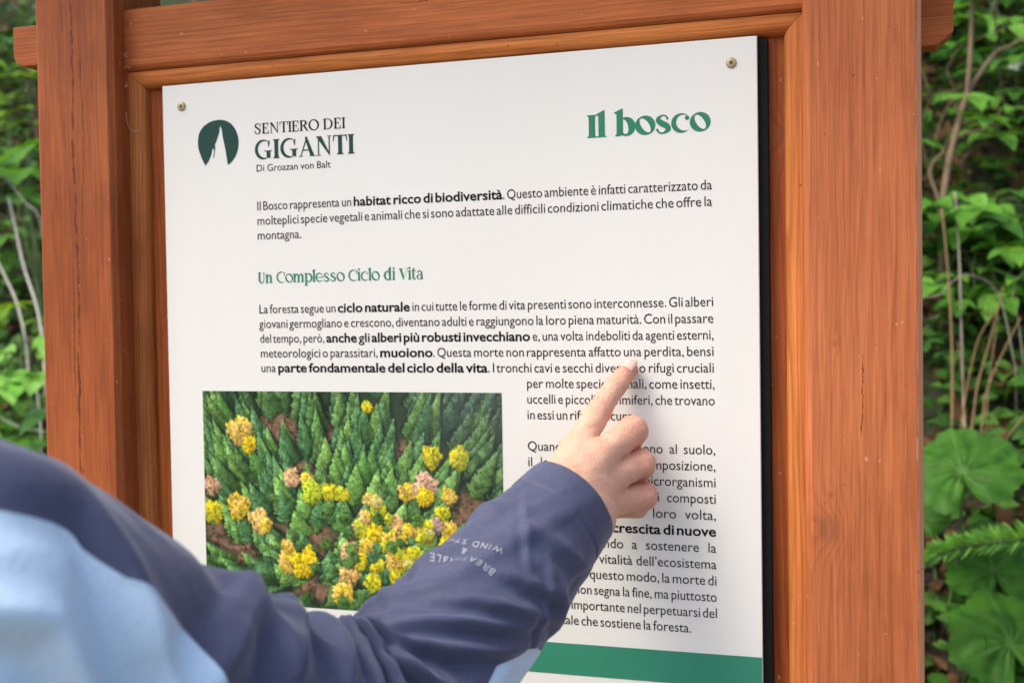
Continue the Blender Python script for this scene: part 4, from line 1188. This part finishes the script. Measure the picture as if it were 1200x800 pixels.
# ------------------------------------------------------------------ person: child in a blue jacket pointing at the text
t = NT("skin")
o_ = t.obj()
n1 = t.noise(o_, 85.0, 6, 0.7); n2 = t.noise(o_, 420.0, 3); n3 = t.noise(o_, 1500.0, 2)
at = t.n("ShaderNodeAttribute", attribute_name="red")
c = t.mix(n1, (0.63, 0.350, 0.235), (0.80, 0.475, 0.335))
c = t.mix(t.math('MULTIPLY', at.outputs["Fac"], 0.95, clamp=True), c, (0.64, 0.20, 0.135))
ac = t.n('ShaderNodeAttribute', attribute_name='crease'); c = t.mix(t.math('MULTIPLY', ac.outputs['Fac'], 0.38), c, (0.42, 0.16, 0.09))
vo = t.n('ShaderNodeTexVoronoi'); t.l(o_, vo.inputs['Vector']); vo.inputs['Scale'].default_value = 850.0
c = t.mix(1.0, c, t.ramp(n2, [(0.3, (0.93,) * 3), (0.7, (1.05,) * 3)]), 'MULTIPLY')
t.base(c); t.set(Roughness=0.46, **{"Specular IOR Level": 0.4, "Subsurface Weight": 0.10, "Subsurface Scale": 0.006})
t.b.inputs["Subsurface Radius"].default_value = (1.0, 0.35, 0.18)
t.bump(t.math('ADD', t.math('ADD', n2, t.math('MULTIPLY', n3, 0.5)), t.math('SUBTRACT', t.math('MULTIPLY', vo.outputs['Distance'], 0.8), t.math('MULTIPLY', ac.outputs['Fac'], 1.2))), 0.50, 0.0008)
M['skin'] = t.m
M['nail'] = plain("nail", (0.82, 0.52, 0.42), 0.22, 0.05, 200)

def cloth(name, c, c2, rough=0.72, sheen=0.25):
    t = NT(name); o = t.obj()
    nz = t.noise(o, 14.0, 3); w1 = t.noise(o, 900.0, 2); w2 = t.noise(o, 2600.0, 1)
    cc = t.mix(nz, c, c2)
    cc = t.mix(1.0, cc, t.ramp(w1, [(0.3, (0.88,) * 3), (0.7, (1.1,) * 3)]), 'MULTIPLY')
    t.base(cc); t.set(Roughness=rough, **{"Sheen Weight": sheen, "Sheen Roughness": 0.45, "Specular IOR Level": 0.3})
    t.bump(t.math('ADD', w1, w2), 0.10, 0.0004); return t.m
def two_tone(name):
    t = NT(name); o = t.obj()
    nz = t.noise(o, 14.0, 3); w1 = t.noise(o, 900.0, 2); w2 = t.noise(o, 2600.0, 1)
    at = t.n("ShaderNodeAttribute", attribute_name="light_panel")
    f = at.outputs["Fac"]
    m = t.math('GREATER_THAN', f, 0.0)
    seam = t.math('SUBTRACT', 1.0, t.math('DIVIDE', t.math('ABSOLUTE', f), 0.0016), clamp=True)
    c = t.mix(m, t.mix(nz, (0.058, 0.066, 0.118), (0.080, 0.090, 0.162)), t.mix(nz, (0.56, 0.75, 0.93), (0.63, 0.80, 0.95)))
    c = t.mix(1.0, c, t.ramp(w1, [(0.3, (0.88,) * 3), (0.7, (1.1,) * 3)]), 'MULTIPLY')
    t.base(c); t.set(Roughness=0.62, **{"Sheen Weight": 0.35, "Sheen Roughness": 0.4, "Specular IOR Level": 0.3})
    t.b.inputs["Sheen Tint"].default_value = (0.75, 0.82, 1.0, 1)
    crk = t.noise(t.vec('ADD', o, (3, 1, 2)), 75.0, 5, 0.6, 0.6); t.bump(t.math('ADD', t.math('SUBTRACT', t.math('MULTIPLY', t.math('ADD', w1, w2), 0.22), seam), t.math('MULTIPLY', crk, 1.6)), 0.42, 0.0014); return t.m
M['jacket'] = two_tone("jacket_fabric")
M['print'] = plain("jacket_print", (0.28, 0.29, 0.34), 0.6)
M['trouser'] = cloth("trousers_grey", (0.05, 0.05, 0.055), (0.07, 0.07, 0.075))
M['shoe'] = plain("shoe", (0.08, 0.07, 0.06), 0.6)
M['hair'] = plain("hair", (0.07, 0.040, 0.020), 0.5, 0.4, 250)
M['eye'] = plain("eye", (0.55, 0.52, 0.48), 0.2, 0.1, 90)

SH = np.array([0.2148, -0.4719, 1.1024]); EL = np.array([0.2925, -0.2653, 0.9694]); CU = np.array([0.3798, -0.0986, 1.0904])
fa = nrm(EL - CU)
H = {k: spot(*v) for k, v in dict(
    wr=(655, 606, -.132), bi=(648, 573, -.100), bm=(662, 582, -.104), br=(678, 596, -.101), bp=(693, 612, -.093),
    mi=(675, 528, -.064), mm=(698, 538, -.068), mr=(710, 561, -.063), mp=(714, 587, -.056),
    ip=(702, 481, -.0385), id=(720.5, 453, -.0205), it=(737, 433, -.0078),
    pm=(741, 505, -.038), dm=(735, 527, -.0165), tm=(708, 540, -.024),
    pr=(751, 543, -.038), dr=(744, 561, -.0165), tr=(716, 566, -.026),
    pp=(754, 581, -.036), dp=(746, 593, -.0165), tp=(724, 596, -.026),
    t1=(655, 556, -.060), t2=(678, 542, -.036), t3=(696, 540, -.030)).items()}
def hand_sdf(P):
    d = cone(P, H['bi'], H['mi'], .0135, .0108)
    for a, b, ra, rb in (('bm', 'mm', .0145, .0110), ('br', 'mr', .0140, .0105), ('bp', 'mp', .0130, .0098)):
        d = smin(d, cone(P, H[a], H[b], ra, rb), .013)
    wr2 = CU + fa * .035
    for b in ('bi', 'bm', 'br', 'bp'):
        d = smin(d, cone(P, wr2, H[b], .0215, .0140), .012)
    d = smin(d, cone(P, wr2, CU + fa * .13, .0225, .029), .012)
    # palm bulk between the knuckles and the fingers' ends
    d = smin(d, cone(P, H['t1'], (H['tm'] + H['tr']) / 2, .013, .010), .012)
    th = smin(cone(P, H['t1'], H['t2'], .0105, .0092), cone(P, H['t2'], H['t3'], .0092, .0078), .003)
    d = smin(d, th, .004)
    out = d
    for nm, ch, rs, kk in (('i', ('mi', 'ip', 'id', 'it'), (.0106, .0090, .0079, .0067), .009),
                           ('m', ('mm', 'pm', 'dm', 'tm'), (.0112, .0108, .0092, .0078), .0075),
                           ('r', ('mr', 'pr', 'dr', 'tr'), (.0107, .0103, .0088, .0075), .0070),
                           ('p', ('mp', 'pp', 'dp', 'tp'), (.0102, .0098, .0080, .0068), .0070)):
        f = None
        for q in range(3):
            s_ = cone(P, H[ch[q]], H[ch[q + 1]], rs[q], rs[q + 1])
            f = s_ if f is None else smin(f, s_, .0035)
        if nm == 'i':
            for jn, prv, nxt, amp, offs in (('ip', 'mi', 'id', .00060, (-.0036, -.0012, .0014, .0040)), ('id', 'ip', 'it', .00055, (-.0014, .0012))):
                ax = nrm(H[nxt] - H[prv]); co = (P - H[jn].astype(np.float32)) @ ax.astype(np.float32)
                for of in offs: f = f + amp * np.exp(-((co - of) / .0007) ** 2) * (f < .004)
        out = np.minimum(out, smin(d, f, kk)) if nm != 'i' else smin(out, f, kk)
    rel = (vnoise(P[..., 0] * 160, P[..., 2] * 160 + P[..., 1] * 90, 31) - .5) * .0010
    return out + rel
lo = np.array([.315, -.245, 1.000]); hi = np.array([.455, .002, 1.200]); hh = 0.00105
# two blocks keep the arrays small
Pg = grid(lo, hi, hh)
Fd = np.concatenate([hand_sdf(Pg[i:i + 24]) for i in range(0, Pg.shape[0], 24)], 0)
Vh, Fh = surface_nets(Fd, lo, hh)
crs = np.zeros(len(Vh))
# index fingernail
ax = nrm(H['it'] - H['id']); dn = nrm(np.array([-.15, -1.0, .35]) - ax * (np.array([-.15, -1.0, .35]) @ ax)); sdv = np.cross(ax, dn)
NV_ = []; nu, nv_ = 12, 13
for i in range(nu):
    for j in range(nv_):
        u = i / (nu - 1); v = j / (nv_ - 1) * 2 - 1
        half = .0046 * (1 - .25 * (1 - u) ** 3) ; ang = v * .82
        ln = -.0042 + u * .0098 + .0008 * (1 - v * v)
        rr_ = .0069 + .00032 - .0012 * max(0, u - .45) ** 1.5 - .0003 * (1 - min(1, u * 5)) - .00025 * abs(v) ** 6
        NV_.append(H['it'] + ax * ln + dn * rr_ * math.cos(ang) + sdv * rr_ * math.sin(ang))
NF_ = [[i * nv_ + j, i * nv_ + j + 1, (i + 1) * nv_ + j + 1, (i + 1) * nv_ + j] for i in range(nu - 1) for j in range(nv_ - 1)]
NV_ = np.array(NV_).reshape(nu, nv_, 3)
for q_ in np.concatenate([NV_[0], NV_[:-3, 0], NV_[:-3, -1]]): crs = np.maximum(crs, .9 * np.exp(-((Vh - q_) ** 2).sum(1) / .0008 ** 2))
for jn, prv, nxt, offs, lim_ in (('ip', 'mi', 'id', (-.0046, -.0022, 0.0, .0024, .0050), .0105), ('id', 'ip', 'it', (-.0026, -.0008, .0014), .0092), ('pm', 'mm', 'dm', (-.006, -.003, 0, .003), .013), ('pr', 'mr', 'dr', (-.005, -.002, .001), .0125), ('pp', 'mp', 'dp', (-.005, -.002, .001), .012)):
    ax = nrm(nrm(H[nxt] - H[jn]) + nrm(H[jn] - H[prv])); rel_ = Vh - H[jn]; co = rel_ @ ax
    wob_ = (vnoise(Vh[:, 0] * 500, Vh[:, 2] * 500, 41) - .5) * .0016
    near = np.clip(1.4 - np.sqrt((rel_ ** 2).sum(1)) / lim_, 0, 1)
    for k_, of in enumerate(offs): crs = np.maximum(crs, near * (.6 + .4 * (k_ % 2)) * np.exp(-((co - of - wob_) / .00062) ** 2))
redd = np.zeros(len(Vh))
for k, r_, a in (('it', .011, .9), ('ip', .008, .55), ('id', .006, .45), ('mi', .010, .25), ('pm', .013, .75), ('pr', .012, .7), ('pp', .012, .75), ('mm', .010, .25), ('mr', .010, .25), ('dm', .013, .6), ('dr', .012, .6)):
    redd += a * np.exp(-((Vh - H[k]) ** 2).sum(1) / r_ ** 2)
# the rest of the body, under the clothes and outside the picture
TX, TY = 0.065, -0.465
HD = np.array([TX + .005, TY + .015, 1.285])
def body_sdf(P):
    d = ellips(P, (TX, TY, .93), (.125, .085, .20))
    d = smin(d, cone(P, (TX - .12, TY, 1.09), (TX + .12, TY, 1.09), .045, .045), .05)
    d = smin(d, ellips(P, (TX, TY, .76), (.125, .090, .11)), .04)
    d = smin(d, cone(P, (TX, TY, 1.09), (TX, TY + .01, 1.22), .042, .040), .03)
    for sg in (-1, 1):
        d = smin(d, cone(P, (TX + sg * .065, TY, .72), (TX + sg * .07, TY + .01, .39), .070, .048), .03)
        d = smin(d, cone(P, (TX + sg * .07, TY + .01, .39), (TX + sg * .075, TY - .01, .06), .048, .033), .02)
        d = smin(d, cone(P, (TX + sg * .075, TY - .01, .05), (TX + sg * .085, TY + .10, .03), .033, .028), .02)
    # left arm hanging
    d = smin(d, cone(P, (TX - .145, TY, 1.085), (TX - .185, TY - .02, .86), .040, .032), .03)
    d = smin(d, cone(P, (TX - .185, TY - .02, .86), (TX - .175, TY + .06, .66), .032, .024), .015)
    # right arm inside the sleeve
    d = smin(d, cone(P, SH, EL, .040, .034), .03)
    d = smin(d, cone(P, EL, CU + fa * .10, .034, .026), .015)
    # head, face towards the panel
    h = ellips(P, HD + (0, 0, .02), (.070, .084, .088)); h = smin(h, ellips(P, HD + (0, .020, -.035), (.055, .062, .060)), .03)
    h = smin(h, cone(P, HD + (0, .083, .012), HD + (0, .100, -.012), .006, .011), .010)
    h = smin(h, ellips(P, HD + (0, .074, -.043), (.020, .010, .006)), .006)
    for sg in (-1, 1):
        h = smin(h, ellips(P, HD + (sg * .071, -.005, -.002), (.010, .018, .028)), .006)
        h = -smin(-h, ellips(P, HD + (sg * .030, .092, .012), (.014, .014, .010)) * 1.0, .006)
    return smin(d, h, .02)
lo2 = np.array([TX - .25, TY - .14, -.005]); h2 = 0.0062
Pg = grid(lo2, np.array([.42, -.14, 1.42]), h2)
Fd = np.concatenate([body_sdf(Pg[i:i + 10]) for i in range(0, Pg.shape[0], 10)], 0)
Vb, Fb = surface_nets(Fd, lo2, h2)
# left hand, relaxed
lw = np.array([TX - .175, TY + .06, .66]); LH = []
def lhand(P):
    d = None
    for k in range(4):
        mcp = lw + np.array([.004, -.020 + .018 * k * 1.0, -.070 + .004 * abs(k - 1.5)])
        c_ = cone(P, lw + np.array([0, -.010 + .009 * k, -.008]), mcp, .0125, .0095); d = c_ if d is None else smin(d, c_, .01)
        L_ = (.030, .036, .038, .034)[k]
        p1 = mcp + np.array([.006, 0, -L_]); p2 = p1 + np.array([.014, 0, -L_ * .62]); p3 = p2 + np.array([.014, 0, -L_ * .40])
        f = smin(cone(P, mcp, p1, .009, .008), smin(cone(P, p1, p2, .008, .0072), cone(P, p2, p3, .0072, .006), .003), .003)
        d = smin(d, f, .004)
    t1 = lw + np.array([.008, .030, -.035]); t2 = t1 + np.array([.012, .016, -.026])
    d = smin(d, smin(cone(P, lw + np.array([0, .014, -.012]), t1, .012, .010), cone(P, t1, t2, .0095, .0072), .004), .008)
    return smin(d, cone(P, lw, lw + np.array([0, -.01, .05]), .020, .023), .012)
lo3 = lw + np.array([-.035, -.055, -.175]); Pg = grid(lo3, lw + np.array([.075, .08, .04]), .0025)
Vl, Fl = surface_nets(lhand(Pg), lo3, .0025)
person = part("person", np.concatenate([Vh, Vb, Vl]), np.concatenate([Fh, Fb + len(Vh), Fl + len(Vh) + len(Vb)]), M['skin'], None,
              attrs={"crease": np.concatenate([crs, np.zeros(len(Vb) + len(Vl))]), "red": np.concatenate([redd, np.zeros(len(Vb) + len(Vl))])}, loc=(TX, TY, 0))
tag(person, "child in a navy and light blue jacket pointing at the printed text with one finger", "person")


part("fingernail", NV_.reshape(-1, 3), NF_, M['nail'], person)

# right sleeve: a tube along the arm with folds, param (s metres from the cuff, angle from the underside)
ctl = [CU, CU + (EL - CU) * .35]
bl_ = 0.062
A_ = EL + nrm(CU - EL) * bl_; B_ = EL + nrm(SH - EL) * bl_
line = [CU + (A_ - CU) * q for q in np.linspace(0, 1, 60)[:-1]] + [(1 - q) ** 2 * A_ + 2 * q * (1 - q) * EL + q * q * B_ for q in np.linspace(0, 1, 50)] + [B_ + (SH - B_) * q for q in np.linspace(0, 1, 60)[1:]] + [SH + nrm(SH - B_) * .055 * q + (np.array([TX + .065, TY + .005, 1.075]) - SH - nrm(SH - B_) * .055) * q * q for q in np.linspace(0, 1, 26)[1:]]
line = np.array(line); seg_ = np.r_[0, np.cumsum(np.linalg.norm(np.diff(line, axis=0), axis=1))]; ARM = seg_[-1]
def axis_at(s):
    s = np.clip(s, 0, ARM); P = np.stack([np.interp(s, seg_, line[:, k]) for k in range(3)], -1)
    e = .006; P1 = np.stack([np.interp(np.clip(s + e, 0, ARM), seg_, line[:, k]) for k in range(3)], -1); P0 = np.stack([np.interp(np.clip(s - e, 0, ARM), seg_, line[:, k]) for k in range(3)], -1)
    T = P1 - P0; T /= np.linalg.norm(T, axis=-1, keepdims=True)
    D = np.array([0, 0, -1.0]) - T * (T @ np.array([0, 0, -1.0]))[..., None]; D /= np.linalg.norm(D, axis=-1, keepdims=True)
    return P, T, D, np.cross(T, D)
SEL = float(seg_[84])        # arc length at the elbow
# folds: (s0, angle0, length direction (ds,da), half length, width, height)
FOLDS = [
    (SEL - .030, 180, .010, 55, .0085, .0080), (SEL - .006, 178, -.004, 65, .0075, .0085), (SEL + .022, 176, -.014, 60, .010, .0100), (SEL + .056, 172, -.022, 70, .013, .0095), (SEL + .094, 165, -.03, 60, .014, .0070),
    (.192, 140, .060, 60, .0080, .0075), (.164, 140, .070, 55, .0075, .0075), (.136, 132, .066, 50, .0070, .0065), (.112, 120, .052, 45, .0065, .0055), (.086, 112, .034, 40, .006, .0035),
    (.150, 205, .050, 50, .008, .0055), (.118, 222, .060, 55, .008, .0045), (.060, 205, .030, 50, .008, .0028), (.050, 110, .022, 55, .008, .0030), (.070, 70, -.012, 50, .008, .0035),
    (SEL + .15, 118, -.05, 50, .016, .0075), (SEL + .19, 100, .10, 45, .015, .0085), (SEL + .225, 85, .14, 45, .016, .0085), (SEL + .12, 140, .04, 40, .014, .0050), (SEL - .02, 80, .02, 70, .010, .005), (SEL + .03, 70, .02, 70, .012, .005)]
_rf = random.Random(21)
for _k in range(34):                     # small crinkles, thick round the elbow
    FOLDS.append((SEL + _rf.gauss(-.03, .085), _rf.uniform(70, 260), _rf.choice((-1, 1)) * _rf.uniform(.02, .08), _rf.uniform(16, 38), _rf.uniform(.0035, .0065), _rf.uniform(.0012, .0030)))
FOLDS = [f_ for f_ in FOLDS if f_[0] > .045]
def sleeve(s, a, off=0.0):
    """s, a arrays (a in degrees, 0 = underside)"""
    s = np.asarray(s, float); a = np.asarray(a, float)
    P, T, D, S2 = axis_at(s)
    r = np.interp(s, [0, .015, .06, .12, SEL, SEL + .06, SEL + .14, .469], [.0350, .0365, .0400, .0455, .0510, .0535, .0590, .0680])
    d = np.zeros_like(s)
    for s0, a0, slope, al, w, hgt in FOLDS:
        da = (a - a0 + 180) % 360 - 180
        sc = s0 + slope * da / 90.0
        env = np.exp(-(da / al) ** 2)
        x_ = (s - sc) / w
        d += 1.15 * hgt * env * (np.exp(-np.abs(x_ * 1.15) ** 1.5) - .55 * np.exp(-((x_ - 1.5) / .85) ** 2))
    ar = np.radians(a)
    nz = (vnoise(np.cos(ar) * 2.2 + 20 + s * 14, np.sin(ar) * 2.2 + 20 + s * 9, 71) - .5) * .006 * np.clip(s / .05, .15, 1)
    nz += (vnoise(np.cos(ar) * 5 + 20 + s * 34, np.sin(ar) * 5 + 20 + s * 22, 72) - .5) * .0022 * np.clip(s / .05, .2, 1)
    fade = np.clip(s / .03, 0, 1)
    # hem stitching groove
    d = d * fade + nz - .0011 * np.exp(-((s - .024) / .0011) ** 2) - .0006 * np.exp(-((s - .0265) / .0009) ** 2)
    r = r + d + off
    el = 1 + .05 * np.cos(2 * ar)
    return P + (D * np.cos(ar)[..., None] + S2 * np.sin(ar)[..., None]) * (r * el)[..., None]
NSR, NA = 290, 176
sv = np.r_[np.linspace(0, .05, 60)[:-1], np.linspace(.05, ARM, NSR - 59)]
aa_ = np.arange(NA) / NA * 360.0
SG, AG = np.meshgrid(sv, aa_, indexing='ij')
Vs = sleeve(SG, AG)
# rim turned inwards
P0_, T0_, D0_, S0_ = axis_at(np.zeros(NA)); arr = np.radians(aa_)
rimdir = D0_ * np.cos(arr)[:, None] + S0_ * np.sin(arr)[:, None]
r1 = Vs[0] - rimdir * .0016 - T0_ * .0009; r2 = Vs[0] - rimdir * .0030; r3 = Vs[0] - rimdir * .0034 + T0_ * .03
allV = np.concatenate([r3[None], r2[None], r1[None], Vs], 0); NR_ = allV.shape[0]
srow = np.r_[0, 0, 0, sv]
SEAM_S = [0, .090, .102, .119, .136, .20, .30, .36, .377, .396, .44, .46, .485, .52, .60]
SEAM_A = [10, 25, 57, 74, 88, 90, 92, 95, 101, 116, 121, 128, 146, 160, 168]      # edge of the light panel, degrees from the underside
F = []
for i in range(NR_ - 1):
    for j in range(NA):
        j2 = (j + 1) % NA
        F.append([i * NA + j, (i + 1) * NA + j, (i + 1) * NA + j2, i * NA + j2])
am = np.abs((aa_ + 180) % 360 - 180)
lim = np.interp(srow, SEAM_S, SEAM_A)
lp = np.radians(lim[:, None] - am[None, :]) * .05
lp[srow < .085] = -.02
slv = part("sleeve", allV.reshape(-1, 3), F, M['jacket'], person, attrs={"light_panel": lp.ravel()})

# printed words on the sleeve, upside down to the viewer
def sleeve_text(txt, s_of, a_of, size, mb):
    """s_of(t), a_of(t): baseline as functions of t in 0..1"""
    wd = []; 
    for ch in txt: wd.append(WD.geo[(ch, True)][0][:, 0].max() + .10 if ch != ' ' else .35)
    tot = sum(wd); x = 0
    for ch, w_ in zip(txt, wd):
        if ch != ' ':
            Vv, Ff = WD.geo[(ch, True)]
            tt = (x + Vv[:, 0]) / tot
            tm = (x + w_ / 2) / tot; e = .02
            s1, a1 = s_of(tm - e), a_of(tm - e); s2, a2 = s_of(tm + e), a_of(tm + e)
            rad_ = .042; dv = np.array([(s2 - s1), np.radians(a2 - a1) * rad_]); L = np.linalg.norm(dv); dv /= L; nv2 = np.array([-dv[1], dv[0]]) * TXT_UP
            lx = (Vv[:, 0] - w_ / 2) * size; ly = Vv[:, 1] * size
            S_ = s_of(tm) + dv[0] * lx + nv2[0] * ly; A2 = a_of(tm) + np.degrees((dv[1] * lx + nv2[1] * ly) / rad_)
            mb.add(sleeve(S_, A2, .0004), Ff)
        x += w_
TXT_UP = -1
lm_ = MB()
sleeve_text("BREATHABLE", lambda q: .0945 + .010 * q + .003 * (1 - q) ** 6, lambda q: 139 + 60 * q, .0062, lm_)
sleeve_text("&", lambda q: .0925 + 0 * q, lambda q: 172 + 7 * q, .0054, lm_)
sleeve_text("WIND STOP", lambda q: .0810 + .010 * q, lambda q: 146 + 56 * q, .0060, lm_)
part("sleeve_lettering", lm_.verts(), lm_.F, M['print'], slv, smooth=False)

# rest of the jacket: light blue body, collar, left sleeve
def jacket_sdf(P):
    d = ellips(P, (TX, TY, .94), (.152, .118, .235))
    d = smin(d, ellips(P, (TX, TY, .78), (.155, .122, .10)), .05)
    d = smin(d, cone(P, (TX - .13, TY, 1.085), (TX + .085, TY, 1.085), .060, .060), .05)
    d = smin(d, cone(P, (TX, TY, 1.12), (TX, TY + .008, 1.175), .062, .058), .03)
    d = smin(d, cone(P, (TX - .145, TY, 1.085), (TX - .188, TY - .02, .86), .058, .050), .035)
    d = smin(d, cone(P, (TX - .188, TY - .02, .86), (TX - .176, TY + .05, .685), .050, .036), .02)
    d = smin(d, cone(P, (TX + .08, TY - .01, 1.085), (TX + .105, TY - .02, 1.085), .058, .058), .03)
    d = np.maximum(d, .70 - P[..., 2])
    q = np.sin(P[..., 2] * 48 + np.sin(P[..., 0] * 22) * 2) * .0022 + np.sin(P[..., 2] * 21 + P[..., 0] * 30) * .003
    return d + q
lo4 = np.array([TX - .27, TY - .16, .68]); h4 = .0048
Pg = grid(lo4, np.array([.36, -.30, 1.26]), h4)
Fd = np.concatenate([jacket_sdf(Pg[i:i + 12]) for i in range(0, Pg.shape[0], 12)], 0)
Vj, Fj = surface_nets(Fd, lo4, h4)
zs_ = float(sleeve(np.array([ARM]), np.array([125.0]))[0][2])
lp = (zs_ - Vj[:, 2]) - .30 * np.abs(Vj[:, 0] - TX) * (Vj[:, 0] < TX) - .12 * np.clip(Vj[:, 0] - TX - .11, 0, 1)
lp = np.where(Vj[:, 0] < TX - .155, -.02, lp)
part("jacket", Vj, Fj, M['jacket'], person, attrs={"light_panel": lp})
def trouser_sdf(P):
    d = ellips(P, (TX, TY, .74), (.140, .105, .10))
    for sg in (-1, 1):
        d = smin(d, cone(P, (TX + sg * .065, TY, .72), (TX + sg * .07, TY + .01, .39), .084, .064), .03)
        d = smin(d, cone(P, (TX + sg * .07, TY + .01, .39), (TX + sg * .075, TY - .01, .07), .064, .054), .02)
    return d + np.sin(P[..., 2] * 55 + P[..., 0] * 20) * .002
lo5 = np.array([TX - .2, TY - .13, .03]); Pg = grid(lo5, np.array([TX + .2, TY + .13, .86]), .006)
Vt, Ft = surface_nets(trouser_sdf(Pg), lo5, .006); part("trousers", Vt, Ft, M['trouser'], person)
for sg in (-1, 1):
    lo6 = np.array([TX + sg * .08 - .06, TY - .09, -.01]); Pg = grid(lo6, lo6 + np.array([.12, .27, .12]), .004)
    d = smin(cone(Pg, (TX + sg * .076, TY - .02, .045), (TX + sg * .086, TY + .115, .032), .045, .036), cone(Pg, (TX + sg * .076, TY - .01, .05), (TX + sg * .075, TY - .012, .085), .042, .040), .02)
    d = np.maximum(d, .003 - Pg[..., 2]); Vq, Fq = surface_nets(d, lo6, .004); part("shoe", Vq, Fq, M['shoe'], person)
lo7 = HD + np.array([-.12, -.14, -.13]); Pg = grid(lo7, HD + np.array([.12, .14, .14]), .004)
d = ellips(Pg, HD + (0, -.006, .026), (.080, .094, .098)); d = smin(d, ellips(Pg, HD + (0, -.05, -.03), (.068, .046, .075)), .02)
d = np.maximum(d, -(ellips(Pg, HD + (0, .075, -.03), (.075, .085, .082))))
d = d + (vnoise(Pg[..., 0] * 130 + 40, Pg[..., 2] * 18 + 40, 8) - .5) * .005
Vq, Fq = surface_nets(d, lo7, .004); part("hair", Vq, Fq, M['hair'], person)
for sg in (-1, 1):
    c0 = HD + np.array([sg * .030, .070, .012]); n = 12; V = []; F = []
    for i in range(n + 1):
        for j in range(n * 2):
            th = math.pi * i / n; ph = math.pi * j / n
            V.append(c0 + .0125 * np.array([math.sin(th) * math.cos(ph), math.sin(th) * math.sin(ph), math.cos(th)]))
    F = [[i * 2 * n + j, i * 2 * n + (j + 1) % (2 * n), (i + 1) * 2 * n + (j + 1) % (2 * n), (i + 1) * 2 * n + j] for i in range(n) for j in range(2 * n)]
    part("eye", V, F, M['eye'], person)
